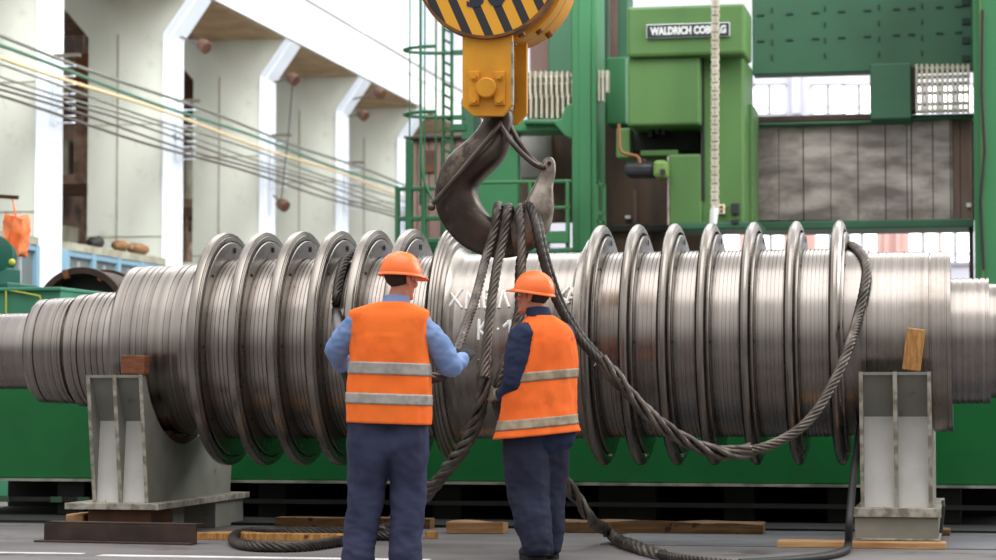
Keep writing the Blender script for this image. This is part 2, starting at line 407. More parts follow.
# outer wall of the side aisle
mb = MB(); mb.box((-21.4, 24, 0), (-21, 92, 14)); struct(mb, 'wall_left', M['outer_wall'])
mb = MB(); zt = zP(222, PY[1] + 8, 75)
# racks of scrap in the aisle, seen through the gaps between the pillars
for k in range(5):
    y = PY[k] + 2.4
    rt = thing('storage_rack', (-18.4, y, 0), ['', 'rusty brown storage rack seen through the gap right of the pillar by the orange sack', 'rusty brown storage rack seen through the narrow gap beside the second floodlight', 'rusty brown storage rack deep in the aisle behind the third pillar', 'rusty brown storage rack deep in the aisle behind the fourth pillar'][k] or 'rusty brown storage rack deep in the aisle beside the first pillar', 'rack', 'racks in the side aisle')
    mb = MB()
    for xx in (-19.6, -18.2, -16.8):
        for yy in (y, y + 2.6): mb.box((xx-.08, yy-.08, 0), (xx+.08, yy+.08, 9.4))
    build(mb, 'upright', M['rack'], rt)
    for z in (3.0, 5.2, 6.9, 8.6):
        mb = MB(); mb.box((-19.7, y-.1, z), (-16.7, y+2.7, z+.18)); build(mb, 'shelf', M['rack'], rt)
    for z in (3.18, 5.38, 7.08):
        x = -19.5
        while x < -17.3:
            w = random.uniform(.35, .8); h = random.uniform(.4, 1.4)
            mb = MB(); mb.box((x, y+.1, z), (x+w, y+1.8, z+h), Matrix.Rotation(random.uniform(-.06,.06), 3, 'Z'))
            build(mb, 'load', random.choice([M['wood_brown'], M['rust'], M['brown_clad'], M['rack'], M['ledge'], M['grey_cab']]), rt, bevel=.02); x += w + .06
# glazed partitions between the pillars
def partition(y0, y1, ztop, label):
    t = thing('glazed_partition', (WX+.1, y0, 0), label, 'partition', 'glazed partitions at the left wall')
    X0, X1 = WX - .02, WX + .1
    mb = MB(); n = 4; w = (y1 - y0) / n
    mb.box((X0, y0, ztop-.1), (X1, y1, ztop)); mb.box((X0, y0, ztop-1.9), (X1, y1, ztop-1.78)); mb.box((X0, y0, 0), (X1, y1, .2))
    for i in range(n + 1): mb.box((X0, y0+i*w-.07, 0), (X1+.02, y0+i*w+.07, ztop))
    build(mb, 'frame', M['blue_frame'], t, bevel=.01)
    for i in range(n):
        mb = MB(); mb.box((X0+.03, y0+i*w+.07, .2), (X0+.06, y0+(i+1)*w-.07, ztop-.1)); build(mb, 'pane', M['pane'], t)
    mb = MB()
    for i in range(n):
        mb.box((X0+.05, y0+(i+.5)*w-.03, .2), (X0+.09, y0+(i+.5)*w+.03, ztop-.16))
        mb.box((X0+.05, y0+i*w+.07, ztop-1.0), (X0+.09, y0+(i+1)*w-.07, ztop-.95))
    build(mb, 'glazing_bar', M['mullion'], t)
    mb = MB(); mb.box((X0-.25, y0, ztop), (X1+.02, y1, ztop+.13)); build(mb, 'ledge', M['ledge'], t)
zpt = atX(62, 250, WX).z
partition(PY[1]+fl+.1, PY[2]-.1, zpt, 'blue framed glazed partition under the pale pillar right of the pillar by the orange sack')
partition(PY[0]+fl+.1, PY[1]-.1, zpt, 'blue framed glazed partition behind the orange sack at the left edge')
partition(PY[2]+fl+.1, PY[3]-.1, zpt, 'blue framed glazed partition hidden low between second and third pillars')
for px, lab in ((97, 'dark lump of rubble on the partition ledge'), (121, 'orange brown lump of rubble on the partition ledge'), (139, 'long dark brown scrap lump at the right of the partition ledge')):
    p = atX(px, 240 + (px-62) * .235, WX); zl = zpt + .13
    mb = MB(); mb.ball((WX-.02, p.y, zl+.1), .14, .22 if px < 130 else .5, .11, 9, 6)
    displace(mb, lambda c: .05 * noise.noise(c * 6))
    single(mb, 'rubble_lump', M['wood_plank'] if px != 97 else M['dark_iron'], (WX-.02, p.y, zl), lab, 'rubble', 'rubble on the partition ledge', smooth=50)
# pipes along the pillars
XP = WX + .42
pip = [(36,'grey','thick grey pipe, topmost of the wall pipes',.034), (47,'green','green pipe, second from the top of the wall pipes',.036), (56,'yellow','yellow pipe among the grey wall pipes',.034), (66,'grey','grey pipe just under the yellow wall pipe',.024), (75,'grey','grey pipe, second below the yellow wall pipe',.02), (82,'dark','dark grey pipe, third from the bottom of the wall pipes',.022), (90,'dark','dark brown pipe, second from the bottom of the wall pipes',.024), (97.5,'dark','dark brown pipe, lowest of the wall pipes',.028)]
PZ = []
for py, c, lab, r in pip:
    p = atX(0, py, XP); PZ.append(p.z)
    pts = [Vector((XP, y, p.z + .03 * math.sin(y * .52 + py))) for y in [26 + i * 1.5 for i in range(33)]]
    mb = MB(); mb.tube(pts, r * .9, 8)
    single(mb, 'wall_pipe', M['pipe_' + c], (XP, 26, p.z), lab, 'pipe', 'pipes along the left wall', smooth=60)
for k in range(1, 6):
    y = PY[k] + fl * .5
    t = thing('pipe_bracket', (WX+.10, y, min(PZ)), 'dark steel bracket carrying the pipes on the ' + ['ridged first', 'second', 'third', 'fourth', 'fifth'][k-1] + ' pillar of the left wall', 'bracket', 'pipe brackets on the pillars')
    mb = MB(); mb.box((WX+.10, y-.03, min(PZ)-.1), (WX+.15, y+.03, max(PZ)+.12)); build(mb, 'upright', M['wall_bright'], t)
    mb = MB()
    for z in PZ: mb.box((WX+.10, y-.02, z-.06), (XP+.04, y+.02, z-.04))
    build(mb, 'arm', M['wall_bright'], t)
    mb = MB(); mb.box((WX+.10, y-.05, max(PZ)+.1), (XP+.12, y+.05, max(PZ)+.15)); build(mb, 'top_arm', M['pipe_dark'], t)
# floodlights on arms
for (ax, ay, bx, by, k, lab) in ((176, 37, 204, 46, 2, 'brown floodlight on an arm beside the second pillar, top left'), (272, 82, 293, 79, 3, 'brown floodlight on an arm beside the third pillar'), (346, 116, 363, 115, 4, 'brown floodlight on an arm beside the fourth pillar'), (362, 100, 380, 93, 4, 'small brown lamp under the girder soffit right of the fourth pillar'), (272, 195, 283, 205, 3, 'brown lamp hanging low beside the third pillar'), (148, 139, 168, 138, 2, 'small brown lamp at pipe height on the second pillar')):
    Y = PY[k] + .5; A = atY(ax, ay, Y); B = atY(bx, by, Y)
    A = Vector((WX + .16, Y, A.z));  
    t = thing('floodlight', A, lab, 'floodlight', 'floodlights on the left wall')
    mb = MB(); mb.tube([A, A.lerp(B, .6), B + Vector((0,0,.1))], .02, 8); build(mb, 'arm', M['pipe_dark'], t, smooth=60)
    mb = MB(); mb.lathe([(-.14,.04),(-.12,.10),(-.04,.125),(.05,.13),(.09,.125),(.10,.10)], B, (.8,-.35,-.5), 18); build(mb, 'lamp_head', M['lamp_brown'], t, smooth=40)
    mb = MB(); mb.lathe([(.095,.10),(.105,.10)], B, (.8,-.35,-.5), 18); build(mb, 'lens', M['rust'], t)
    if k == 3 and by < 100:
        mb = MB(); mb.tube([B, B + Vector((-.1,0,-1.2)), B + Vector((-.25,0,-2.6))], .014, 6); build(mb, 'cord', M['cable'], t)

# far wall: two bands of windows behind the machine
YF = 70
def win(n, px0, px1, py0, py1, muls):
    a = atY(px0, py1, YF); b = atY(px1, py0, YF)
    mb = MB(); mb.box((a.x, YF-.02, a.z), (b.x, YF+.02, b.z)); w = struct(mb, 'window_%d' % n, M['daylight'])
    mb = MB()
    for q in muls:
        x = atY(q, py0, YF).x; mb.box((x-.06, YF-.12, a.z), (x+.06, YF-.02, b.z))
    for z in (a.z + (b.z-a.z)*.22,): mb.box((a.x, YF-.09, z-.025), (b.x, YF-.03, z+.025))
    mb.box((a.x-.08, YF-.14, a.z-.1), (b.x+.08, YF-.02, a.z)); mb.box((a.x-.08, YF-.14, b.z), (b.x+.08, YF-.02, b.z+.06))
    build(mb, 'window_frame', M['mullion'], w)
n = 1
for p0, p1, mu in ((736,753,[743]), (755,784,[769.5]), (813.5,843,[828]), (845,874,[859]), (912,972,[925,940,955])): win(n, p0, p1, 86, 114, mu); n += 1
for p0, p1, mu in ((648,700,[665,683]), (704,740,[722]), (748,784,[771]), (816,846,[830]), (852,877,[862]), (909,938,[923]), (941,970,[955])): win(n, p0, p1, 226, 262, mu); n += 1
mb = MB(); a = atY(380, 300, YF+.03); b = atY(1060, -60, YF+.03)
mb.box((a.x-30, YF+.03, 0), (b.x+16, YF+.4, 20)); struct(mb, 'wall_back', M['lilac'])
k = 3
for px0, px1 in ((784,816), (877,909), (938,941.5), (700,704), (740,748)):
    mb = MB(); a = atY(px0, 270, YF); b = atY(px1, 200, YF)
    k += 1; mb.box((a.x, YF-.3, 0), (b.x, YF+.03, b.z))
    if px1 - px0 > 20:
        for f_ in (.25, .6): mb.box((a.x + (b.x-a.x)*f_, YF-.5, 0), (a.x + (b.x-a.x)*(f_+.14), YF-.3, b.z))
    struct(mb, 'trim_%d' % k, M['pink'], 'pale pink brick pier between far windows, seen under the grey covers', 'pier')
for px0, px1 in ((793,801),):
    mb = MB(); a = atY(px0, 115, YF); b = atY(px1, 70, YF); mb.box((a.x, YF-.4, a.z), (b.x, YF+.03, b.z)); struct(mb, 'trim_9', M['lilac'], 'pale pilaster between the upper far windows', 'pilaster')

# ------------------------------------------------------------------ the green gantry mill behind the rotor
def rb(mb, x0, y0, x1, y1, Y0, Y1):
    my, mx = (y0 + y1) / 2, (x0 + x1) / 2
    X0, X1 = atY(x0, my, Y0).x, atY(x1, my, Y0).x; Z1, Z0 = atY(mx, y0, Y0).z, max(0.0, atY(mx, y1, Y0).z)
    return mb.box((X0, Y0, Z0), (X1, Y1, Z1))
def prt(name, mat_, parent, rects, bevel=.02, **k):
    mb = MB()
    for r in rects: rb(mb, *r)
    return build(mb, name, mat_, parent, bevel=bevel, **k)
gm = thing('gantry_mill', atY(790, 475, 30.5).xy.to_3d(), 'huge green gantry milling machine with name plate standing behind the rotor', 'machine tool')
prt('column', M['col_green'], gm, [(572,-60,597,490,29.6,30.3)])
mb = MB(); rb(mb, 579,-60,591,490,29.56,29.6); build(mb, 'guide_strip', M['col_green'], gm, bevel=.01)
prt('column', M['col_green'], gm, [(974.5,-60,1010,490,29.4,30.6)])
mb = MB(); rb(mb, 981,-60,983.5,490,29.34,29.4); build(mb, 'guide_strip', M['m_green'], gm)
mb = MB(); mb.tube([atY(x, y, 29.3) for x, y in ((983,10),(982,90),(985,150),(981,200),(984,270))], .02, 6); build(mb, 'cable', M['cable'], gm)
prt('side_post', M['brown_iron'], gm, [(970,220,974.5,490,30.5,30.9)])
prt('crossrail', M['dk_green'], gm, [(752,-40,974,72,30.5,30.85)])
def slot(*r): mb = MB(); rb(mb, *r); build(mb, 'slot', M['slot'], gm)
for r, yy in enumerate((15, 41)):
    for px in (757,786,812,838,864,893,908,936,955): slot(px, yy-.045*(px-757)-.8, px+7, yy-.045*(px-757)+.8, 30.48, 30.51)
for px in (772,825,879,922):
    for yy in (10,26,42,57): slot(px-.7, yy-2.5-.03*(px-772), px+.7, yy+2.5-.03*(px-772), 30.48, 30.51)
for yy in (2,21,40,58): slot(962, yy-3, 970, yy+3, 30.47, 30.51)
prt('slide_block', M['dk_green'], gm, [(870,63,911,119,30.2,31)])
prt('lip_rail', M['brown_iron'], gm, [(750,115,872,122,30.5,31.2)])
prt('lip_rail', M['dk_green'], gm, [(758,121,912,124,30.45,31.2), (909,114,974,119,30.5,31.2)])
# telescopic steel covers
xs = [757,778.5,803.5,830.5,858,885.5,907,911.5,933,950.5,953,960,972]
for i in range(len(xs) - 1):
    mb = MB(); dy = .02 * (i % 2); rb(mb, xs[i]+.25, 118, xs[i+1]-.25, 220.5, 30.66 + dy, 30.8)
    build(mb, 'cover_panel', M['grey_panel'] if i not in (10,11) else M['brown_clad'], gm, bevel=.006)
mb = MB(); rb(mb, 757,117,974,221,30.8,31); build(mb, 'cover_backing', M['dark_iron'], gm)
mb = MB(); rb(mb, 966.5,203,971,207,30.63,30.66); build(mb, 'tag_plate', M['sign_white'], gm)
prt('lower_beam', M['dk_green'], gm, [(750,220,974,228.5,30.4,31.5)])
mb = MB(); mb.box((atY(757,117,30.7).x-.12, 30.55, atY(757,221,30.7).z), (atY(757,117,30.7).x, 31, atY(757,117,30.7).z)); build(mb, 'side_strip', M['brown_clad'], gm)
# headstock
prt('headstock', M['m_green'], gm, [(627,5,745,55.5,28.6,29.5)], bevel=.04)
prt('headstock_cover', M['m_green'], gm, [(627.5,56.5,700,125,28.7,30.2)], bevel=.03)
prt('ram', M['m_green'], gm, [(700.5,56,744,224,28.95,30.2)], bevel=.03)
mb = MB(); rb(mb, 701.5,56,704,200,28.9,28.95); build(mb, 'guide_strip', M['dark_iron'], gm)
prt('ram_side_plate', M['m_green'], gm, [(741,104,753,222,29.6,30.4)])
prt('spindle_recess', M['dark_iron'], gm, [(630,125,700,152,29.5,30.2)])
mb = MB(); 
for px in (648,655,661): rb(mb, px, 125, px+4, 134+px%5, 29.2, 29.5)
build(mb, 'cable_gland', M['motor'], gm)
prt('feed_bracket', M['m_green'], gm, [(616,128,630,158,29.2,30), (640,150,678,156,29.0,29.8)])
prt('feed_box', M['m_green'], gm, [(668,154,702,225,28.9,30)], bevel=.03)
mb = MB(); rb(mb, 667.2,156,669,225,28.86,28.9); build(mb, 'worn_edge', M['stand_edge'], gm)
mo = prt('motor', M['motor'], gm, [(624,163,654,175,28.7,29.2)], bevel=.05)
mb = MB(); 
for i in range(6): rb(mb, 626+i*4.6, 161.5, 628+i*4.6, 176, 28.75, 29.15)
build(mb, 'cooling_fin', M['motor'], mo)
prt('motor_cap', M['yellowgreen'], gm, [(653,160,667,177,28.65,29.2)], bevel=.04)
mb = MB(); rb(mb, 660,169,665,174,28.6,28.66); build(mb, 'plug', M['motor'], gm)
mb = MB(); mb.tube(spline([atY(x, y, 28.6) for x, y in ((619,124),(619.5,143),(622,152),(632,155),(638,157),(640,163))]), .02, 8); build(mb, 'hose', M['orange_hose'], gm, smooth=60)
mb = MB(); rb(mb, 718,204,724.5,214,28.85,28.95); so = build(mb, 'socket_plate', M['ivory'], gm, bevel=.01)
mb = MB(); rb(mb, 720,206,722.5,208,28.83,28.85); rb(mb, 720,210,722.5,212,28.83,28.85); build(mb, 'socket_hole', M['rust'], so)
mb = MB(); rb(mb, 731,203,739,214,28.88,28.95); build(mb, 'switch_panel', M['motor'], gm, bevel=.01)
mb = MB(); rb(mb, 731,219,739,224,28.88,28.95); build(mb, 'switch_panel', M['motor'], gm, bevel=.01)
prt('head_base', M['dk_green'], gm, [(668,222,758,229,28.9,30)])
# name plate
mb = MB(); rb(mb, 646.2,23.2,729.8,37.3,28.56,28.6); npl = build(mb, 'name_plate', M['sign_white'], gm, bevel=.01)
mb = MB(); rb(mb, 647,24,729,36.5,28.545,28.56); build(mb, 'plate_field', M['navy'], npl)
c = atY(688, 30.2, 28.545); w = atY(726, 30, 28.545).x - atY(650, 30, 28.545).x
tx = text_mb('WALDRICH COBURG', .16, .003, .009); xs_ = [v.x for v in tx.v]; zs_ = [v.y for v in tx.v]
sx = w / (max(xs_) - min(xs_)); hz_ = atY(688, 26, 28.545).z - atY(688, 34.4, 28.545).z; sz = hz_ / (max(zs_) - min(zs_)); z0_ = (max(zs_) + min(zs_)) / 2; x0_ = (max(xs_) + min(xs_)) / 2
tx.v = [Vector((c.x + (v.x - x0_) * sx, c.y - .004 - v.z, c.z + (v.y - z0_) * sz)) for v in tx.v]
build(tx, 'lettering', M['sign_white'], npl)
# rear frame panels of the machine
prt('rear_panel', M['dk_green'], gm, [(597,-60,606,490,31.2,31.6), (618,-60,628,130,31.0,31.5), (548,-60,572,118,31.2,31.5)])
prt('rear_panel', M['col_green'], gm, [(606,57,626,124,30.6,31.1)])
mb = MB(); mb.prism([(atY(597,0,30.6).x, atY(600,80,30.6).z),(atY(612,0,30.6).x, atY(612,57,30.6).z),(atY(612,0,30.6).x, atY(612,122,30.6).z),(atY(597,0,30.6).x, atY(600,122,30.6).z)], 'xz', 30.62, 30.8); build(mb, 'gusset', M['col_green'], gm)
prt('brown_backing', M['brown_clad'], gm, [(597,-60,628,64,32,32.3), (530,-60,572,118,32,32.2)], bevel=0)
prt('brown_backing', M['brown_wall'], gm, [(590,122,705,490,31.2,31.5)], bevel=0)
mb = MB(); rb(mb, 633,190,637,226,31.12,31.2); build(mb, 'rust_streak_bar', M['brown_clad'], gm)
mb = MB(); rb(mb, 625,215.5,630,218.5,31.1,31.2); build(mb, 'tag_plate', M['sign_white'], gm)
prt('base_rail', M['dark_iron'], gm, [(596,224,672,232,31,31.4)])
prt('base_rail', M['brown_wall'], gm, [(590,232,652,490,31.1,31.4)])
# cable carriers
def links(bars, cross, ):
    mb = MB(); rb(mb, *cross[0]); root = build(mb, 'cable_carrier', M['cream'], gm)
    for r in cross[1:]: mb = MB(); rb(mb, *r); build(mb, 'cross_bar', M['cream'], root)
    for rs in bars:
        mb = MB()
        for r in rs: rb(mb, *r)
        build(mb, 'carrier_link', M['cream'], root)
bars = []
for i in range(9):
    px = 529 + i * 5.35; lo = 118 - max(0, i - 6) * 6 if i < 8 else 101
    bars.append([(px, 71, px + 1.8, 95 if i < 8 else lo, 30.0, 30.25)] + ([(px + .8, 95, px + 2.7, lo, 29.98, 30.22)] if i < 8 else []))
links(bars, [(528, yy, 574, yy + 1.1, 30.1, 30.2) for yy in (76, 83, 96)])
links([[(598 + i*4, 70, 599.9 + i*4, (101,101,92)[i], 29.66, 29.8)] for i in range(3)], [(597, 76, 608, 77.1, 29.7, 29.76)])
prt('carrier_shadow_plate', M['brown_iron'], gm, [(527,72,575,118,30.5,30.6)], bevel=0)
mb = MB(); A = lambda x, y: (atY(x, y, 29.9).x, atY(x, y, 29.9).z)
mb.prism([A(524,119), A(560,119), A(566,105), A(573,103), A(573,140), A(565,136), A(554,124), A(524,124)], 'xz', 29.9, 30.5)
build(mb, 'carrier_bracket', M['col_green'], gm, bevel=.02)
links([[(915.5 + i * 5.15, 64, 918 + i * 5.15, 112, 30.3, 30.42)] for i in range(11)], [(914, yy, 970, yy + 2.2, 30.36, 30.5) for yy in (66.5, 75, 82, 91, 102, 109)])
prt('carrier_end', M['dark_iron'], gm, [(910.5,66,915.5,112,30.3,30.6)])
# hanging perforated chain
hc = thing('hanging_chain', atY(715, 222, 27.5), 'long cream perforated chain hanging in front of the green headstock', 'chain')
mb = MB(); y = -70; k = 0
while y < 206:
    wx = .022 if k % 2 else .034
    p = atY(715.3 - .003 * y, y, 27.5); q = atY(715.3 - .003 * (y+4.2), y + 4.2, 27.5)
    for s in (-1, 1): mb.box((p.x + s * wx - .014, 27.5 - (.04 if k % 2 else .02), q.z - .012), (p.x + s * wx + .014, 27.5 + (.04 if k % 2 else .02), p.z + .012))
    mb.box((p.x - wx, 27.47, q.z - .02), (p.x + wx, 27.53, q.z + .02)); y += 4.2; k += 1
build(mb, 'links', M['cream'], hc)
mb = MB(); p = atY(714.6, 205, 27.5); q = atY(713, 224, 27.5)
mb.tube([p, p.lerp(q, .3), q], [.035, .05, .045], 10); build(mb, 'end_weight', M['sign_white'], hc, smooth=60)

# gallery, ladder and panels left of the column
gp = thing('access_gallery', atY(540, 470, 29.2).xy.to_3d(), 'green access gallery with handrails and kick plate behind the crane hook', 'gallery')
prt('back_panel', M['col_green'], gp, [(466,128,518,490,30.2,30.4)])
prt('back_panel', M['dk_green'], gp, [(461,98,474,140,29.8,30.3)])
prt('grey_cabinet', M['grey_cab'], gp, [(520,132,547.5,178,31,31.6)])
prt('brown_screen', M['brown_wall'], gp, [(547.5,130,572,222,31.4,31.6), (518,178,548,490,31.5,31.7)])
prt('shelf_beam', M['col_green'], gp, [(505,119,573,131,30,30.6)])
for r in ((440,180.5,571,183.5),(518,206,570,209),): prt('handrail', M['rail_green'], gp, [r + (29.2,29.28)], bevel=.01)
for px in (528, 565.5): prt('post', M['rail_green'], gp, [(px,182,px+3.6,490,29.2,29.3)], bevel=.01)
prt('kick_plate', M['rail_green'], gp, [(532,231,568,243,29.1,29.2)], bevel=.01)
prt('deck', M['dk_green'], gp, [(505,248,573,254,29,30)])
gp2 = thing('handrail_gate', atY(600, 470, 29.3).xy.to_3d(), 'short green handrail frame just right of the main green column', 'handrail')
mb = MB()
for a, b in (((597,182),(604.5,186)),((597,212),(604.5,214)),((604.5,185),(604.5,470)),((597,181),(597,470)),((597,221),(604.5,223))):
    mb.beam(atY(*a, 29.3), atY(*b, 29.3), .04, .04)
build(mb, 'rail', M['rail_green'], gp2)
# caged ladder and platform
ld = thing('caged_ladder', atY(447, 470, 28.5).xy.to_3d(), 'tall green caged ladder rising left of the yellow hook block', 'ladder')
for px in (441.5, 450): prt('stile', M['lad_green'], ld, [(px,-60,px+1.9,490,28.5,28.58)], bevel=0)
mb = MB(); y = -60
while y < 455:
    mb.beam(atY(442.5, y, 28.54), atY(451, y + 4.5, 28.54), .03, .03); y += 11
build(mb, 'rung', M['lad_green'], ld)
for px in (409.5, 424.5, 420.2, 435.5): 
    mb = MB(); w = 1.6 if px == 420.2 else .9; rb(mb, px - w/2, -60, px + w/2, 205, 27.9 if px in (409.5,424.5) else 28.2, 27.93 if px in (409.5,424.5) else 28.25); build(mb, 'cage_bar', M['lad_green'], ld)
for py in (-8, 53, 117):
    A = atY(447, py, 28.5); pts = []
    for i in range(13):
        a = PI * i / 12; pts.append(Vector((A.x - .02 - .42 * math.sin(a) * 1.1, A.y - .1 - .5 * (1 - math.cos(a)) * .6, A.z)))
    mb = MB(); mb.tube([Vector((A.x+.05,28.5,A.z))] + [Vector((A.x - .47*math.sin(PI*i/12), 28.5 - .3*(1-math.cos(PI*i/12)), A.z)) for i in range(13)] , .022, 6); build(mb, 'cage_hoop', M['lad_green'], ld)
for py in (50, 115): prt('strut', M['lad_green'], ld, [(451,py,464,py+4,28.5,28.6)], bevel=0)
prt('strut', M['lad_green'], ld, [(451,124,464,130,28.4,28.6)], bevel=0)
pf = thing('access_platform', atY(415, 470, 28).xy.to_3d(), 'small green platform with handrail at the foot of the caged ladder', 'platform')
for r in ((394.5,186,398,490),(405,140,411,490),(420.5,186,425,490)): prt('post', M['lad_green'], pf, [r + (28,28.12)], bevel=.01)
for r in ((394.5,186.5,445,190.5),(394.5,216,445,220.5),(394.5,238,445,243)): prt('rail', M['lad_green'], pf, [r + (28.02,28.1)], bevel=.01)
prt('deck', M['lad_green'], pf, [(396,240,470,262,28.2,29.2)])
mb = MB(); mb.tube(spline([atY(x, y, 27.9) for x, y in ((420.5,-40),(420.5,60),(421,150),(424,180),(432,198),(437,203))]), .018, 6); build(mb, 'cable', M['lad_green'], pf)
# brown cladding screen behind the ladder
bs = thing('cladding_screen', atY(430, 470, 33).xy.to_3d(), 'brown panelled screen standing behind the green ladder cage', 'screen')
for i, (a, b) in enumerate(((405,417),(417,428.5),(428.5,441),(441,455),(455,468))):
    mb = MB(); rb(mb, a+.3, 137 - i*.3, b-.3, 480, 33, 33.15); build(mb, 'panel', M['brown_clad'], bs, bevel=.01)
mb = MB(); rb(mb, 404,135.5,470,137.5,32.9,33.2); build(mb, 'top_rail', M['brown_iron'], bs)
mb = MB(); rb(mb, 425,150,434,172,32.96,33); build(mb, 'rust_patch', M['rust'], bs)

# ------------------------------------------------------------------ objects at the far left behind the shaft
cb = thing('green_cabinet', atY(30, 470, 22).xy.to_3d(), 'green steel cabinet with yellow edging at the left edge behind the shaft', 'cabinet')
prt('body', M['box_green'], cb, [(-60,290,60,502,22,23.6)], bevel=.02)
prt('cover', M['box_green'], cb, [(-60,287.5,61,291,21.95,23.7)], bevel=.01)
for pts in (((6,289),(6,300),(6,318)), ((8,290),(25,293),(40,296),(41,302),(40,318))):
    mb = MB(); mb.tube([atY(x, y, 21.96) for x, y in pts], .009, 6); build(mb, 'yellow_edging', M['yellow_line'], cb, smooth=60)
gmot = thing('drive_motor', atY(3, 287, 22.8), 'dark green round drive motor on top of the green cabinet', 'motor')
c = atY(-3, 256, 22.8)
mb = MB(); mb.lathe([(-.5,.0),(-.5,.12),(-.46,.15),(-.3,.155),(-.28,.19),(-.2,.19),(-.18,.155),(.3,.155),(.34,.19),(.4,.19),(.42,.1),(.42,0)], c, (.35,-1,0), 28, cap=False); build(mb, 'housing', M['dk_teal'], gmot, smooth=35)
mb = MB(); mb.box((c.x-.1,22.5,c.z-.3),(c.x+.14,23.1,c.z-.12)); mb.box((c.x-.22,22.4,c.z-.36),(c.x+.3,23.2,c.z-.29)); build(mb, 'foot', M['dk_teal'], gmot, bevel=.02)
mb = MB(); mb.ball(atY(12,262,22.4), .035); build(mb, 'oil_cup', M['yellow_line'], gmot, smooth=60)
# orange sack
mb = MB(); c = atY(16, 236, 24); rings = []
for k in range(12):
    t = k / 11; z = c.z + .21 - .43 * t; w = .115 + .03 * math.sin(3 * t + .4)
    rings.append([Vector((c.x + .02*t + w * math.cos(2*PI*i/24) * (1 + .12*math.sin(5*2*PI*i/24 + t*5)), c.y + .07 * math.sin(2*PI*i/24) * (1+.25*math.sin(7*2*PI*i/24 + 3*t)), z + .03 * math.sin(4*PI*i/24) * (1 - t))) for i in range(24)])
mb.loft(rings); mb = displace(mb, lambda q: .03*noise.noise(q*14)); sk = thing('orange_sack', atY(16,258,24), 'crumpled orange sack hanging above the green cabinet at the left edge', 'sack')
build(mb, 'cloth', M['orange_bag'], sk, smooth=60)
mb = MB(); mb.tube([Vector((c.x, c.y, c.z+.2)), Vector((c.x-.05, c.y, c.z+.42)), Vector((c.x-.25,c.y,c.z+.44))], .012, 6); build(mb, 'strap', M['orange_bag'], sk)
# hooks the sack hangs on
mb = MB(); mb.tube([Vector((c.x-.25,c.y,0)), Vector((c.x-.25,c.y,c.z+.5))], .035, 8); mb.beam((c.x-.25,c.y,c.z+.44),(c.x+.02,c.y,c.z+.42),.04,.04)
single(mb, 'sack_post', M['rust'], (c.x-.25,c.y,0), 'rusty post with a bar that carries the orange sack', 'post')
# brown flanged ring
c = atY(80, 321, 24.5); rr = (c - atY(80, 267, 24.5)).length
fr = thing('flanged_ring', (c.x, c.y, c.z - rr), 'big dark brown flanged iron ring standing behind the left end of the rotor', 'ring')
mb = MB(); mb.lathe([(0,rr-.07),(0,rr),(.06,rr),(.06,rr-.03),(.55,rr-.03),(.55,rr),(.61,rr),(.61,rr-.07),(.0,rr-.07)], c, (.12,1,0), 56, cap=False); build(mb, 'rim', M['brown_iron'], fr, smooth=35)
mb = MB(); mb.lathe([(.25,0),(.25,rr-.06),(.3,rr-.06),(.3,0)], c, (.12,1,0), 48, cap=False); build(mb, 'web', M['dark_iron'], fr)
for i in range(8):
    a = 2*PI*i/8 + .32; d = Vector((math.cos(a), 0, math.sin(a)))
    mb = MB(); mb.beam(c + d*(rr-.10) + Vector((0,.03,0)), c + d*(rr+.0) + Vector((0,.03,0)), .05, .10, up=(0,1,0)); build(mb, 'rib', M['wood_brown'], fr)
mb = MB(); mb.box((c.x-.4, c.y, 0), (c.x+.5, c.y+.6, c.z-rr+.03)); single(mb, 'ring_cradle', M['brown_iron'], (c.x, c.y, 0), 'dark cradle block under the brown flanged ring', 'cradle', bevel=.02)

# ------------------------------------------------------------------ green machine bed on dark supports
YB = atZ(498, 522, 0).y - .1
zb0 = atY(498, 482, YB).z
xl, xr = atY(-60, 480, YB).x, atY(1060, 480, YB).x
bd = thing('machine_bed', (0, YB, 0), 'long bright green machine bed running behind the rotor on dark supports', 'machine bed')
mb = MB(); mb.box((xl, YB, zb0), (xr, YB+1.6, 1.12)); build(mb, 'body', M['bed_green'], bd, bevel=.015)
mb = MB(); mb.box((xl, YB-.04, zb0-.02), (xr, YB+1.6, zb0)); build(mb, 'bottom_flange', M['bed_lip'], bd)
for px in (68, 118, 270, 445, 612, 640, 738, 842, 945):
    x = atY(px, 500, YB).x
    mb = MB(); mb.box((x-.12, YB+.06, .023), (x+.12, YB+1.4, zb0-.03)); build(mb, 'support_leg', M['bed_dark'], bd, bevel=.01)
for z in (.135,):
    mb = MB(); mb.box((xl, YB+.0, z), (xr, YB+.1, z+.035)); build(mb, 'lower_rail', M['bed_dark'], bd)
ys_ = atZ(640, 530, 0).y
mb = MB(); mb.box((xl, ys_, 0), (xr, YB+1.4, .022)); build(mb, 'dark_floor_slab', M['bed_dark'], bd)  # thin dark slab over the dark zone of floor before the bed
mb = MB(); mb.box((xl, YB+1.42, 0), (xr, YB+1.5, zb0-.03)); build(mb, 'shade_sheet', M['black'], bd)  # black sheet added to darken the void under the bed
mb = MB()
for px in (4, 57, 84): x = atY(px, 500, YB).x; mb.box((x-.05, YB-.02, .13), (x+.05, YB+.0, .175))
build(mb, 'green_clip', M['clip'], bd)

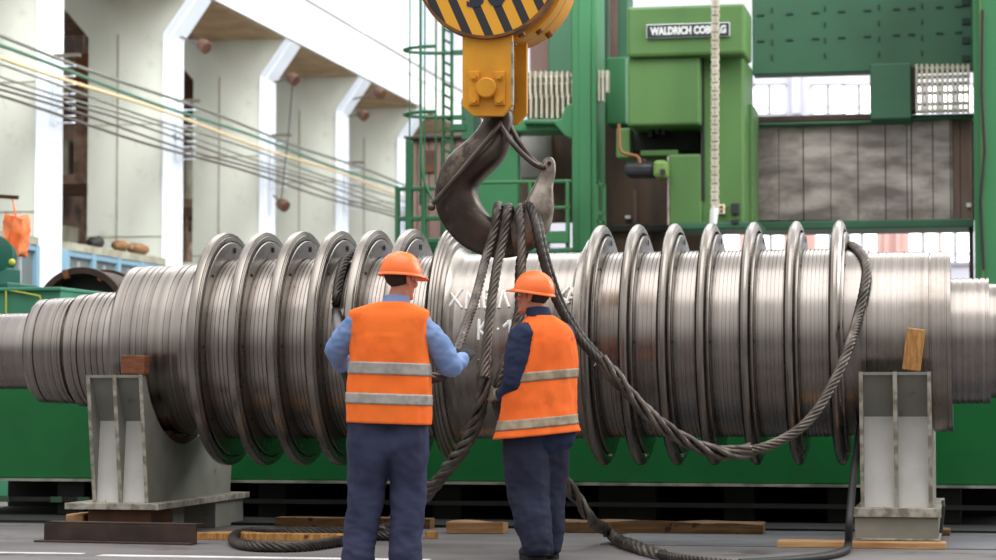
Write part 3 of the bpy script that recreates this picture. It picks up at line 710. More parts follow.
# ------------------------------------------------------------------ the rotor
TILT = .0064
zc0 = CAM_H + (395 - 349) * 17.57 / F_PX
Xc0 = atY(235, 349, YR).x
AX = Vector((math.cos(TILT), 0, math.sin(TILT)))
def axis_pt(X): return Vector((X, YR, zc0 + (X - Xc0) * math.tan(TILT)))
def Xf(px, r):                                 # X of a circle of radius r whose nearest point shows at column px
    return atY(px, 347, YR - r).x
def Xt(px, py=240): return atY(px, py, YR).x   # X of a circle whose top shows at column px
RD = .868
rot = thing('turbine_rotor', (Xc0, YR, zc0), 'long turned steel turbine rotor with rows of discs lying across two grey stands', 'rotor')
O0 = axis_pt(Xc0)
def lathe_part(name, prof, m, parent, n=128, smooth=28):
    mb = MB(); mb.lathe([((X - Xc0) / AX.x, r) for X, r in prof], O0, AX, n, cap=False); return build(mb, name, m, parent, smooth=smooth)
def grooved(X0, X1, r, pitch=.03, depth=.012, w=.35):
    out = [(X0, r)]; n = max(1, int((X1 - X0) / pitch)); p = (X1 - X0) / n
    for i in range(n):
        a = X0 + i * p
        out += [(a + p*(1-w)/2, r), (a + p*(1-w)/2 + .001, r - depth), (a + p*(1+w)/2, r - depth), (a + p*(1+w)/2 + .001, r)]
    out.append((X1, r)); return out
# left shaft and collars
xs0 = atY(-80, 350, YR).x
lathe_part('shaft', [(xs0, 0), (xs0, .288), (Xf(25, .39), .288)], M['shaft'], rot)
XL = lambda px, r: Xf(px - 4.5, r)
a, b, c_, d = XL(25.5, .39), XL(38, .39), XL(64, .40), XL(67.5, .42)
e, g = XL(80, .425), XL(113, .43)
lathe_part('collar', [(a, .28), (a, .375), (a+.02, .392), (b-.012, .394), (b-.012, .375), (b, .375), (b, .396)] + grooved(XL(53,.39), c_, .402, .04, .006, .15) + [(c_, .36), (d, .36)], M['steel'], rot)
lathe_part('collar', [(d, .36), (d, .424)] + grooved(d+.03, e, .426, .06, .008, .2) + [(e+.001, .40), (e+.014, .40), (e+.015, .436)] + grooved(e+.05, g-.02, .438, .042, .008, .18) + [(g+.02, .438)], M['steel'], rot)
# drum at the left
D0 = Xf(107, .628); D1 = Xf(190.5, RD) + .05
lathe_part('drum', [(D0, .40), (D0, .612), (D0+.02, .628), (D0+.09, .628), (D0+.091, .62), (D0+.10, .62), (D0+.101, .63)] + grooved(Xf(127,.63), Xf(150,.63), .632, .036, .005, .15) + grooved(Xf(160,.63), Xf(172,.63), .636, .045, .006, .2) + [(Xf(176,.63), .640)] + grooved(Xf(178,.63), D1-.02, .642, .04, .006, .16) + [(D1, .642)], M['steel'], rot)
LX = [Xt(x) for x in (229.5, 267.5, 305, 342, 378.5, 415)]
RX = [Xt(x) for x in (604, 640.5, 677, 713.5, 755.5, 798, 841)]
def disc(X, k=1.0):
    p = [(-.045,.60),(-.045,.80),(-.044,.835),(-.037,.856),(-.026,.865),(-.01,RD),(.016,RD-.001),(.024,.863),(.026,.850),(.031,.849),(.032,.836),(.036,.834),(.037,.806),(.010,.804),(.010,.796),(.042,.796),(.046,.790),(.046,.60)]
    if k > 1: p = [(-.042,.60),(-.042,.76),(-.040,.80),(-.034,.832),(-.023,.855),(-.008,RD),(.006,RD),(.016,.860),(.024,.844),(.029,.832),(.030,.805),(.002,.802),(.002,.786),(.040,.784),(.044,.778),(.044,.60)]
    o = lathe_part('disc', [(X + t*k, r) for t, r in p], M['steel_disc'], rot, 160, 24)
    q = axis_pt(X)
    for i in range(8):
        a = PI/2 + .0 + 2*PI*i/8
        cpos = q + Vector((.0455*k, math.cos(a) * .735, math.sin(a) * .735))
        mb = MB(); mb.cyl(cpos, cpos + Vector((.004, 0, 0)), .012 if i else .022, n=10); build(mb, 'balance_hole', M['hole'], o)
    return o
for X in LX: disc(X)
for X in RX: disc(X, 1.2)
# drum lengths between the discs
allx = LX
C0 = Xf(446, .80); C1 = Xf(578, .80)
for a, b in list(zip(LX, LX[1:])) + list(zip(RX, RX[1:])):
    L = b - a
    lathe_part('drum', [(a, .655), (a+.056, .655), (a+.06, .664)] + grooved(a+.06, b-.05, .668, .027, .008, .18) + [(b, .668)], M['steel'], rot)
# stepped end discs on each side of the plain centre drum
ED = LX[-1] + (LX[1]-LX[0])
lathe_part('drum', [(LX[-1], .655), (LX[-1]+.056, .655)] + grooved(LX[-1]+.06, ED-.05, .668, .027, .008, .18) + [(ED, .668)], M['steel'], rot)
lathe_part('disc', [(ED-.045, .60), (ED-.045, .80), (ED-.02, .85), (ED-.005, RD), (ED+.012, RD), (ED+.014, .845), (ED+.028, .843), (ED+.030, .815), (ED+.046, .812), (ED+.048, .77), (ED+.07, .765), (ED+.072, .725), (ED+.09, .70), (ED+.11, .682), (ED+.14, .674), (ED+.14, .6)], M['steel_disc'], rot, 160, 24)
SX = RX[0]
lathe_part('disc', [(SX-d_, r_) for d_, r_ in ((.14,.6),(.14,.674),(.13,.678),(.122,.69),(.118,.705),(.10,.708),(.098,.74),(.08,.742),(.078,.775),(.06,.778),(.058,.80),(.03,.81),(.03,.6))], M['steel_disc'], rot, 160, 24)
cd = lathe_part('drum', [(ED+.10, .674), (ED+.5, .674), (ED+.51, .673), (SX-.12, .673)], M['steel'], rot)
# drum right of the last disc, stepping down to the end shaft
E0, E1 = RX[-1], Xf(951, .635)
q0 = Xf(882, .635)
lathe_part('drum', [(E0, .66), (E0+.2, .655), (E0+.205, .637)] + grooved(E0+.24, q0, .637, .07, .005, .15) + grooved(q0, Xf(925,.635), .636, .036, .005, .16) + [(Xf(929,.635), .636), (Xf(929.5,.635), .62), (Xf(931,.635), .62), (Xf(931.3,.635), .634), (Xf(945,.635), .634), (Xf(945.3,.635), .625), (Xf(946.5,.635), .625), (Xf(947,.635), .634), (E1, .63), (E1, .40)], M['steel'], rot)
E2 = Xf(990, .44)
lathe_part('shaft', [(E1-.05, .44)] + grooved(E1, E2, .441, .042, .007, .25) + [(E2, .40), (E2+.06, .40), (E2+.06, .44), (E2+.9, .44), (E2+.9, 0)], M['steel'], rot)
# chalk lettering
def at_cyl(px, py, R):
    r = ray(px, py); o = CAM
    # cylinder about axis through O0 direction AX
    d = r - AX * r.dot(AX); w = (o - O0) - AX * (o - O0).dot(AX)
    A, B, C = d.dot(d), 2 * d.dot(w), w.dot(w) - R * R
    D = B * B - 4 * A * C
    t = (-B - math.sqrt(max(D, 0))) / (2 * A)
    return o + r * t
letters = [[0,1],[2],[3,4,5,6],[7],[14,15,16],[8,9],[10,11],[12,13],[17],[18]]
strokes = [[(449,291),(462,308)],[(462,289),(447,309)],[(466,309),(467,291),(472,300),(478,290),(479,308)],[(484,291),(484,308)],[(484,291),(495,290)],[(484,299),(493,299)],[(484,308),(495,307)],
  [(499,308),(503,290),(509,307)],[(560,288),(560,303)],[(569,287),(560,296),(569,303)],[(566,304),(572.5,287),(575.5,303)],[(567.5,298),(574.5,298)],[(479,319),(478.5,340)],[(487,320),(479,330),(487.5,338)],
  [(516,290),(516,306)],[(516,298),(523,290)],[(516,298),(523,306)],[(497,329),(499,329.5)],[(503.5,327),(510,320),(510,341)]]
random.seed(3)
for L_ in letters:
    mb = MB()
    for k in L_:
        g_ = strokes[k]; pts = []
        for a, b in zip(g_, g_[1:]):
            for i in range(7): pts.append((a[0] + (b[0]-a[0])*i/6, a[1] + (b[1]-a[1])*i/6))
        clean = []
        for x, y in pts:
            p = at_cyl(x, y, .677)
            if not clean or (p - clean[-1]).length > .003: clean.append(p)
        mb.tube(clean, [.0095 + .003 * random.random() for _ in clean], 6)
    build(mb, 'chalk_letter', M['chalk'], rot)

# ------------------------------------------------------------------ the two stands
def stand(px_l, px_r, py_top, py_bot, dfront, label, kind):
    pl = atD(px_l, py_top, dfront); pr = atD(px_r, py_top, dfront)
    YFt = pl.y                                 # front face at the top
    X0, X1 = pl.x, pr.x; zt = pl.z
    a = axis_pt((X0 + X1) / 2)
    zb = atY((px_l + px_r) / 2, py_bot, YFt + .1).z
    t = thing('rotor_stand', ((X0 + X1) / 2, YR, 0), label, 'stand', 'welded stands under the rotor')
    YFb = YFt + .15
    uf = YFt; ub = YR + (YR - YFt) * (1.35 if kind == 'l' else 1.0); RA = (YR - YFt - .085) / math.sqrt(1 - ((a.z - zt)/.705)**2); RB = .705
    poly = [(YFb, zb), (YFt, zt)]
    ang0 = PI + math.asin((a.z - zt)/RB); ang1 = 3*PI - ang0
    for i in range(33):
        th = ang0 + (ang1 - ang0) * i / 32; poly.append((YR + RA*math.cos(th), a.z + RB*math.sin(th)))
    poly += [(ub, zt), (ub - .15, zb)]
    th_ = .022
    for x in (X0, X1 - th_):
        mb = MB(); mb.prism(poly, 'yz', x, x + th_); build(mb, 'side_plate', M['stand_grey'], t, bevel=.004)
    # front web: upper part leans back, lower part slopes out
    zk = zt - (.30 if kind == 'r' else .33)
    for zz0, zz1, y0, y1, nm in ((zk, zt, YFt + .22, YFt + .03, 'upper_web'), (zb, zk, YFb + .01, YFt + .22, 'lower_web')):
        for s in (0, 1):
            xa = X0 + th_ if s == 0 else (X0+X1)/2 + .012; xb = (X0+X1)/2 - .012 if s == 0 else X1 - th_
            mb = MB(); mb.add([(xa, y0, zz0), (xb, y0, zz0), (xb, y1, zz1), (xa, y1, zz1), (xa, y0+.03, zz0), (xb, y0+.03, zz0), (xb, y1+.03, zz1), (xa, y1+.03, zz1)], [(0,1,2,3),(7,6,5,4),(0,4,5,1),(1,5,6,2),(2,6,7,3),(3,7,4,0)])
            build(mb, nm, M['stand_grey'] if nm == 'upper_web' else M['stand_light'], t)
    mb = MB(); mb.prism([(YFb, zb), (YFt, zt), (YFt+.06, zt), (YFt+.3, zk), (YFt+.3, zb)], 'yz', (X0+X1)/2 - .012, (X0+X1)/2 + .012); build(mb, 'middle_rib', M['stand_grey'], t, bevel=.003)
    # worn bright edges of the ribs
    mb = MB()
    for x, w in ((X0, th_), ((X0+X1)/2 - .012, .024), (X1 - th_, th_)):
        mb.add([(x-.002, YFt-.004, zt+.002), (x+w+.002, YFt-.004, zt+.002), (x+w+.002, YFb-.004, zb), (x-.002, YFb-.004, zb), (x-.002, YFt+.002, zt+.002), (x+w+.002, YFt+.002, zt+.002), (x+w+.002, YFb+.002, zb), (x-.002, YFb+.002, zb)], [(0,1,2,3),(7,6,5,4),(0,4,5,1),(1,5,6,2),(2,6,7,3),(3,7,4,0)])
    build(mb, 'rib_edge', M['stand_edge'], t)
    mb = MB(); mb.box((X0 + .01, YFt + .01, zt - .02), (X1 - .01, YFt + .08, zt)); build(mb, 'top_plate', M['stand_grey'], t)
    # saddle liner
    out, inn = [], []
    for i in range(25):
        th = 1.5*PI - .40 + .80 * i / 24; out.append((YR + (RA+.0)*math.cos(th), a.z + (RB+.004)*math.sin(th))); inn.append((YR + .655*math.cos(th), a.z + .655*math.sin(th)))
    mb = MB(); mb.prism(out + inn[::-1], 'yz', X0 + .03, X1 - .01); build(mb, 'saddle_liner', M['rust'], t)
    return t, X0, X1, YFt, YFb, zb, zt, ub
tL, X0, X1, YFt, YFb, zb, zt, ub = stand(86.5, 146, 375, 503, 16.8, 'left grey welded stand carrying the rotor, with a brown wood block on top', 'l')
a = atD(68, 506, 16.5); b_ = atD(250, 502, 16.9)
mb = MB(); mb.box((X0-.17, YFb-.12, zb-.045), (X1 + .12, ub-.02, zb)); build(mb, 'base_plate', M['stand_edge'], tL, bevel=.004)
mb = MB(); mb.box((X0+.12, YR+.1, .0), (X1-.12, YR+.35, zb-.046)); build(mb, 'foot_box', M['stand_grey'], tL, bevel=.006)
mb = MB(); mb.box((X0+.05, YR+.5, .0), (X1+.08, ub-.06, zb-.046)); build(mb, 'foot_box', M['stand_grey'], tL, bevel=.006)
LS = (X0, X1, YFt, YFb, zb, zt)
tR, X0, X1, YFt, YFb, zb, zt, ub = stand(859, 931, 372, 508, 15.75, 'right grey welded stand carrying the rotor, with a tilted tan wood block on top', 'r')
RS = (X0, X1, YFt, YFb, zb, zt)
mb = MB(); mb.box((X0-.045, YFb-.10, zb-.06), (X1+.06, ub-.05, zb)); build(mb, 'base_plate', M['stand_edge'], tR, bevel=.004)
mb = MB(); zz = zb - .061
mb.box((X0-.04, YFb-.07, .055), (X1+.04, YFb-.03, zz)); mb.box((X0-.04, YFb-.03, .055), (X0-.01, ub-.1, zz)); mb.box((X1+.01, YFb-.03, .055), (X1+.04, ub-.1, zz)); mb.box((X0-.01, ub-.14, .055), (X1+.01, ub-.1, zz))
build(mb, 'foot_box', M['stand_grey'], tR, bevel=.006)
mb = MB(); mb.box((X0-.045, YFb-.09, .05), (X1+.05, ub-.05, .062)); build(mb, 'foot_plate', M['stand_edge'], tR)
mb = MB(); mb.tube([(X1+.055, YFb-.06, .1), (X1+.075, YFb-.06, .28), (X1+.07, YFb-.03, .31)], .012, 6); build(mb, 'lug', M['dark_iron'], tR)
# timber under the right stand
A = atZ(767, 555, 0)
mb = MB(); mb.box((A.x, YFb-.22, 0), (X1+.09, YFb-.02, .045), Matrix.Rotation(.0, 3, 'Z'))
single(mb, 'wood_plank', M['wood_pale'], (X0, YFb-.12, 0), 'long pale wood plank lying under the front of the right stand', 'plank', 'timber on the floor', bevel=.006)
for s, y in (('rear', ub-.4),):
    mb = MB(); mb.box((X0-.1, y, 0), (X1+.1, y+.3, .049)); single(mb, 'wood_plank', M['wood_plank'], (X0, y, 0), 'wood plank hidden under the rear of the right stand', 'plank', 'timber on the floor')
# wedge blocks between stand tops and rotor
def wedge(name, px0, px1, py0, py1, S, m, label, rz):
    z = S[5]; y = S[2]
    p0 = atY(px0, py1, y + .05); p1 = atY(px1, py0, y + .05)
    w = p1.x - p0.x; h = p1.z - z
    mb = MB(); mb.box((p0.x, y+.01, z+.001), (p1.x, y+.13, z+h))
    mb2 = MB(); c = Vector((p0.x, y+.1, z)); mb.v = [c + Matrix.Rotation(rz, 3, 'Y') @ (v - c) for v in mb.v]
    mn = min(v.z for v in mb.v); mb.v = [v + Vector((0,0,z+.001-mn)) for v in mb.v]
    return single(mb, name, m, (p0.x, y+.1, z), label, 'wood block', 'wedge blocks on the stands', bevel=.008)
wedge('wedge_block', 122.5, 146, 355.5, 374, LS, M['wood_brown'], 'brown square wood block on top of the left stand against the rotor', .02)
wedge('wedge_block', 902, 920, 329.5, 371, RS, M['wood_tan'], 'tan battered wood block standing tilted on top of the right stand', .13)
# blocks and channels under the left stand
mb = MB(); p = atY(88, 527, LS[3]-.05); q = atY(152, 511, LS[3]-.05)
mb.box((p.x, LS[3]-.06, .02), (q.x, LS[3]+.35, LS[4]-.046)); single(mb, 'wood_block', M['rust'], (p.x, LS[3], 0), 'brown stained timber block wedged under the base plate of the left stand', 'wood block', bevel=.01)
mb = MB(); p = atY(68, 520, LS[3]+.1); q = atY(87, 514, LS[3]+.1); mb.box((p.x, LS[3]+.05, 0), (q.x-.005, LS[3]+.4, q.z), None); single(mb, 'wood_offcut', M['wood_pale'], (p.x, LS[3]+.1, 0), 'pale splintered wood offcut left of the brown timber block', 'offcut', 'timber on the floor', bevel=.01)
ci = thing('channel_iron', atZ(120, 545, 0), 'dark brown steel angle bar lying on the floor in front of the left stand', 'steel bar')
p = atZ(46, 541, 0); q = atZ(194, 545, 0); yc = p.y - .05
yaw_m = Matrix.Rotation(-.06, 3, 'Z')
def rotz(mb, c, a): 
    r = Matrix.Rotation(a, 3, 'Z'); c = Vector(c); mb.v = [c + r @ (v - c) for v in mb.v]; return mb
mid = (p + q) / 2; L2 = (q.x - p.x) / 2
mb = MB(); mb.box((mid.x-L2, mid.y, .012), (mid.x+L2, mid.y+.02, .128)); rotz(mb, mid, -.1); build(mb, 'web', M['brown_iron'], ci, bevel=.004)
mb = MB(); mb.box((mid.x-L2-.03, mid.y-.09, 0), (mid.x+L2, mid.y+.02, .013)); rotz(mb, mid, -.1); build(mb, 'flange', M['brown_iron'], ci, bevel=.003)
mb = MB(); mb.box((mid.x-L2+.02, mid.y-.0, .129), (mid.x+L2, mid.y+.12, .14)); rotz(mb, mid, -.1); build(mb, 'flange', M['brown_iron'], ci, bevel=.003)
# ------------------------------------------------------------------ timber on the floor
def plank(px0, px1, pyb, h, m, label, dy=.18, rz=0, name='wood_plank'):
    p = atZ(px0, pyb, 0); q = atZ(px1, pyb, 0); y = (p.y + q.y) / 2; 
    mb = MB(); n = 8; x0, x1 = atY(px0, pyb, y).x, atY(px1, pyb, y).x
    rings = []
    for i in range(n + 1):
        t = i / n; x = x0 + (x1-x0)*t; j = lambda s: .25 * h * noise.noise(Vector((x*3, s, pyb)))
        rings.append([Vector((x, y, 0)), Vector((x, y+dy, 0)), Vector((x, y+dy, h + j(1))), Vector((x, y + j(5)*.3, h + j(2)))])
    mb.loft(rings); c = Vector(((x0+x1)/2, y, 0)); rotz(mb, c, rz)
    return single(mb, name, m, c, label, 'plank', 'timber on the floor', bevel=.004)
plank(521, 763, 533.5, .085, M['wood_plank'], 'long dark weathered plank on the floor right of the second man', .2)
plank(446, 503, 533.5, .085, M['wood_pale'], 'pale bark edged plank end on the floor between the two men', .2)
plank(192, 372, 541, .05, M['wood_tan'], 'tan plank on the floor inside the loop of rope', .15)
plank(275, 430, 528, .075, M['wood_plank'], 'dark plank on the floor behind the legs of the man in blue sleeves', .16)
plank(426, 438, 538.5, .05, M['wood_tan'], 'small tan wood offcut on the floor beside the trousers of the man in blue sleeves', .07, .3, 'wood_offcut')
mb = MB(); p = atY(720, 505, YB-.05)

# ------------------------------------------------------------------ crane hook block and hook
YH = atD(495, 150, 15.25).y
YP = YH - .25                                  # front cheek plate
def A2(x, y, Y): p = atY(x, y, Y); return (p.x, p.z)
hb = thing('hook_block', atY(488, 117, YH), 'yellow crane hook block with black hazard stripes hanging at the top', 'crane block')
cz = atY(489, -34, YP); RS_ = (cz - atY(489, 39, YP)).length
def shield(y0, y1, r, m, name, off=(0, 0), edge=None):
    mb = MB(); c = Vector((cz.x + off[0], 0, cz.z + off[1]))
    mb.lathe([(y0, 0), (y0, r-.012), (y0+.012, r), (y1-.012, r), (y1, r-.012), (y1, 0)], c, (0, 1, 0), 96, cap=False)
    return build(mb, name, m, hb, smooth=35)
cover = shield(YP-.05, YP-.005, RS_, M['hazard'], 'striped_cover')
mb = MB(); mb.lathe([(YP-.06, RS_-.014), (YP-.06, RS_+.004), (YP+.02, RS_+.012), (YP+.02, RS_-.014)], Vector((cz.x,0,cz.z)), (0,1,0), 96, cap=False); build(mb, 'cover_rim', M['yellow_edge'], cover, smooth=35)
tx = text_mb('50', .235, .002, .004); p = atY(486, -5, YP-.055); tx.v = [Vector((p.x + v.x*1.15, YP-.0525 - v.z, p.z + v.y)) for v in tx.v]; build(tx, 'lettering', M['navy'], cover)
shield(YP+.02, YP+.16, RS_-.03, M['yellow'], 'sheave_housing')
shield(YP+.18, YP+.36, RS_+.0, M['yellow'], 'sheave_housing')
shield(YP+.40, YP+.66, RS_-.01, M['yellow'], 'sheave_housing')
mb = MB(); mb.lathe([(YP+.15, 0), (YP+.15, RS_-.1), (YP+.62, RS_-.1), (YP+.62, 0)], Vector((cz.x,0,cz.z)), (0,1,0), 64, cap=False); build(mb, 'sheave', M['yellow_edge'], hb)
mb = MB()
for y, aa in ((YP+.27, -.95), (YP+.27, -1.35), (YP+.53, -.9), (YP+.53, -1.3), (YP+.09, -1.15)):
    d = Vector((math.cos(aa), 0, math.sin(aa))); q = Vector((cz.x, y, cz.z)); mb.cyl(q + d*(RS_-.05), q + d*(RS_+.022), .024, n=8)
build(mb, 'housing_bolt', M['yellow_edge'], hb)
fp = [A2(*q, YP) for q in ((463,20),(513,20),(513,105),(503,116.5),(474,116.5),(463,107))]
mb = MB(); mb.prism(fp, 'xz', YP-.02, YP+.025); pl = build(mb, 'cheek_plate', M['yellow'], hb, bevel=.006)
mb = MB(); mb.prism([(x, z) for x, z in fp], 'xz', YP+.47, YP+.515); build(mb, 'cheek_plate', M['yellow'], hb, bevel=.006)
mb = MB(); mb.box((A2(511.8,60,YP)[0], YP-.021, A2(512,105,YP)[1]), (A2(513.4,60,YP)[0], YP+.026, A2(512,42,YP)[1])); build(mb, 'worn_edge', M['stand_edge'], pl)
mb = MB(); c = atY(487.5, 88.5, YP-.02)
for a in ((468.8,71.5,480,105.5),(494.5,71.5,505.5,105.5)):
    p, q = A2(a[0], a[3], YP-.02), A2(a[2], a[1], YP-.02); mb.box((p[0], YP-.04, p[1]), (q[0], YP-.02, q[1]))
build(mb, 'keeper_plate', M['yellow'], hb, bevel=.004)
mb = MB(); mb.lathe([(-.05,0),(-.05,.058),(-.042,.066),(0.02,.068)], c, (0,1,0), 36, cap=False); build(mb, 'trunnion', M['yellow'], hb, smooth=35)
for bx in (474.3, 499.6):
    for by in (76.5, 100.5):
        q = atY(bx, by, YP-.04); mb = MB(); mb.cyl(q, q + Vector((0,-.006,0)), .03, n=18); mb.cyl(q + Vector((0,-.006,0)), q + Vector((0,-.028,0)), .02, n=6); build(mb, 'bolt', M['yellow'], hb)
mb = MB(); p, q = A2(470, 108, YH), A2(509, 70, YH); mb.box((p[0], YP+.03, p[1]), (q[0], YP+.465, q[1])); build(mb, 'crosshead', M['yellow_edge'], hb, bevel=.02)
mb = MB(); p, q = A2(500, 112, YH), A2(512.5, 66, YH); mb.box((p[0], YP+.06, p[1]), (q[0], YP+.30, q[1])); build(mb, 'crosshead_guard', M['stand_edge'], hb, bevel=.015)

hk = thing('crane_hook', atY(505, 257, YH), 'massive dark forged crane hook with a worn bright tip hanging over the rotor', 'hook')
prs = [((483,112),(512,112)),((483,121),(513,122)),((470,138),(511,140)),((449,157),(502,160)),((438,180),(487,175)),((435.5,200),(477,187)),((441,220),(480,202)),((459,243),(489,215)),((484,256),(500,221)),((511,257.5),(511,222)),((535,248),(519,217)),((548.5,231),(525,205)),((553.5,209),(531,192)),((553,187),(536.5,180)),((555.5,172),(540.5,168)),((555,162),(543.5,161)),((552,157.5),(547,157.5))]
O = spline([atY(*a, YH) for a, b in prs], 5); I = spline([atY(*b, YH) for a, b in prs], 5)
def hook_rings(k0, k1):
    rings = []
    for k in range(k0, k1):
        o, i = O[k], I[k]; c = (o + i) / 2; w = (o - i) / 2; hw = w.length; t = min(.15, max(.03, hw * .82))
        u = k / len(O); ring = []
        for j in range(28):
            a = 2*PI*j/28; ca, sa = math.cos(a), math.sin(a); e = .72
            x = math.copysign(abs(ca)**e, ca); y = math.copysign(abs(sa)**e, sa)
            ring.append(c + w * x + Vector((0, y * t * (1.0 - .22 * x), 0)))
        rings.append(ring)
    return rings
n_tip = 47
mb = MB(); mb.loft(hook_rings(0, n_tip)); build(mb, 'hook_body', M['hook'], hk, smooth=50)
mb = MB(); mb.loft(hook_rings(n_tip-1, len(O))); build(mb, 'hook_tip', M['hook_tip'], hk, smooth=50)
mb = MB(); q = atY(549.5, 163.5, YH-.055); mb.cyl(q, q+Vector((0,-.012,0)), .014, n=10); build(mb, 'tip_hole', M['hole'], hk)
mb = MB(); mb.tube(spline([atY(x, y, YH - dy) for x, y, dy in ((501,122,.14),(489,138,.18),(466,165,.19),(445,190,.17),(430,207,.13))]), [.016]*33, 8); mb.ball(atY(431.5, 207, YH-.14), .026); build(mb, 'latch_bar', M['latch'], hk, smooth=60)
mb = MB()
for x0, x1, x2, x3, dy in ((499,514,529,541,.12), (509,521,533,543,.02)):
    mb.tube(spline([atY(x0, 124, YH-dy), atY(x1, 145, YH-dy-.02), atY(x2, 160, YH-dy-.01), atY(x3-2, 166.5, YH-.07), atY(x3+3, 166.5, YH-.07)]), .018, 8)
build(mb, 'latch_bar', M['latch'], hk, smooth=60)

# ------------------------------------------------------------------ wire rope slings
def floor_pt(px, py, z=.035): return atZ(px, py, z)
dH = 15.02
def hookstart(px, top=206):
    return [atY(px+3, 232, YH+.19), atY(px+2, 215, YH+.17), atY(px+1, top+1, YH+.06), atY(px, top, YH-.06), atY(px-1.5, 214, YH-.17), atY(px-4, 232, YH-.20)]
def rope(name, path, r, m, label, loc, strands=6):
    path = resample(path, .02)
    mb = MB(); mb.tube(path, r, 24, strands, .13, .30)
    return single(mb, name, m, loc, label, 'rope', 'wire rope slings', smooth=60)
def slng(name, pieces, label, loc, m=None):
    root = thing(name, loc, label, 'rope', 'wire rope slings')
    for nm, mb, mt in pieces: build(mb, nm, mt, root, smooth=70)
    return root
def strand(path, r, lobes=6): 
    mb = MB(); mb.tube(resample(path, .018), r, 24, lobes, .13, .28); return mb
# A: hook -> right hand of the first man -> left hand -> up over the rotor
pA = hookstart(498, 206) + [atD(486, 258, 14.95), atD(475, 300, 14.6), atD(462, 336, 14.15), atD(450, 368, 13.82)]
pA2 = [atD(450, 368, 13.82), atD(441, 376, 13.85), atD(425, 379, 13.9), atD(390, 384, 13.95), atD(360, 381, 13.9), atD(349, 378, 13.82), atD(344, 366, 13.85), atD(340, 345, 14.3), at_cyl(336.5, 315, .80), at_cyl(336.5, 296, .735), at_cyl(341, 272, .715), at_cyl(348, 257.5, .71)]
tp = axis_pt(pA2[-1].x + .06); pA2 += [tp + Vector((0, .0, .71)), tp + Vector((.02, .35, .62)), tp + Vector((.03, .68, .2))]
slng('rope_sling', [('upper_fall', strand(spline(pA, 8), .028), M['rope']), ('lower_fall', strand(spline(pA2, 8), .031), M['rope_dark'])], 'dark wire rope running from the hook through the hands of the man in blue sleeves', pA[0])
# B: hook -> braided bundle -> coil on the floor
pB = hookstart(508.5, 208) + [atD(498, 262, 14.95), atD(492, 300, 14.8), atD(487, 345, 14.65), atD(484.5, 378, 14.55)]
pB2 = [atD(485.5, 360, 14.62), atD(483, 392, 14.6), atD(478, 415, 14.75), atD(466, 442, 15.0), atD(447, 470, 15.3), atD(428, 493, 15.6), atD(408, 512, 16.1), floor_pt(392, 527, .09), floor_pt(378, 531, .06)]
pB3 = [floor_pt(392, 528, .08), floor_pt(372, 532.5), floor_pt(330, 532), floor_pt(280, 531.5), floor_pt(246, 532.5), floor_pt(234, 537), floor_pt(237, 543), floor_pt(258, 546.5), floor_pt(300, 546.5), floor_pt(340, 541.5), floor_pt(372, 536), floor_pt(410, 533, .05), floor_pt(392, 519, .05)]
slng('rope_sling', [('upper_fall', strand(spline(pB, 8), .030), M['rope']), ('braid', helix(resample(spline(pB2, 8), .02), 5, .027, .018, .6), M['rope']), ('coil', strand(spline(pB3, 8), .034), M['rope_dark'])], 'braided wire rope falling from the hook between the men to a coil on the floor', pB[0])
# C: hook -> behind the second man -> floor at his right
pC = hookstart(521, 208)[:-1] + [atD(521, 235, 14.95), atD(521.5, 270, 14.9), atD(519, 310, 14.82), atD(508, 352, 14.72), atD(497, 390, 14.62), atD(498, 410, 14.8), atD(518, 440, 15.1), atD(545, 458, 15.2), atD(556, 468, 15.2)]
pC2 = [atD(549, 461, 15.2), atD(563, 479, 15.25), atD(577, 499, 15.4), atD(592, 520, 15.5), floor_pt(609, 533, .07), floor_pt(630, 545, .04), floor_pt(662, 555, .03)]
pC3 = [floor_pt(618, 539, .06), floor_pt(640, 549, .03), floor_pt(672, 557, .03), floor_pt(720, 563, .03), floor_pt(800, 570, .03)]
slng('rope_sling', [('upper_fall', strand(spline(pC, 8), .028), M['rope']), ('braid', helix(resample(spline(pC2, 8), .02), 4, .024, .018, .5), M['rope']), ('tail', strand(spline(pC3, 8), .028), M['rope_dark'])], 'wire rope passing behind the man in the navy jacket and trailing along the floor', pC[0])
pC4 = [atY(531, 226, YH+.2), atY(528, 240, YH+.22), atD(521, 262, 15.5), atD(520, 300, 15.5), atD(522, 340, 15.5)]
mb = strand(spline(pC4, 8), .034); single(mb, 'rope_sling', M['rope_dark'], pC4[0], 'short stretch of dark rope hanging behind the hook above the second helmet', 'rope', 'wire rope slings', smooth=70)
# D: hook -> loop to the right -> up over the rotor end
st = [atY(534, 226, YH+.19), atY(531, 212, YH+.16), atY(528, 205, YH+.03), atY(530, 206, YH-.09), atY(535, 222, YH-.17)]
mid_ = [atD(539.5, 245, 14.95), atD(546, 270, 14.95), atD(558, 304, 15.0), atD(581, 341, 15.05), atD(607, 368, 15.1)]
low_ = [atD(600, 360, 15.1), atD(625, 388, 15.1), atD(655, 420, 15.1), atD(688, 443, 15.15), atD(722, 453.5, 15.2), atD(752, 450, 15.2)]
def off(pts, dx, dy, dd): return [p + R_ * dx + Vector((0, 0, dy)) + F_ * dd for p in pts]
end_ = [atD(735, 453.5, 15.2), atD(765, 447, 15.2), atD(793, 433.5, 15.25), atD(815, 413, 15.3), atD(836, 378, 15.45), atD(850, 344, 15.6), at_cyl(858, 316, .72), at_cyl(864, 290, .69), at_cyl(866.5, 270, .685), at_cyl(863.5, 257, .68)]
tp = axis_pt(end_[-1].x - .10); end_ += [tp + Vector((0, 0, .685)), tp + Vector((-.06, .3, .61)), tp + Vector((-.08, .65, .2))]
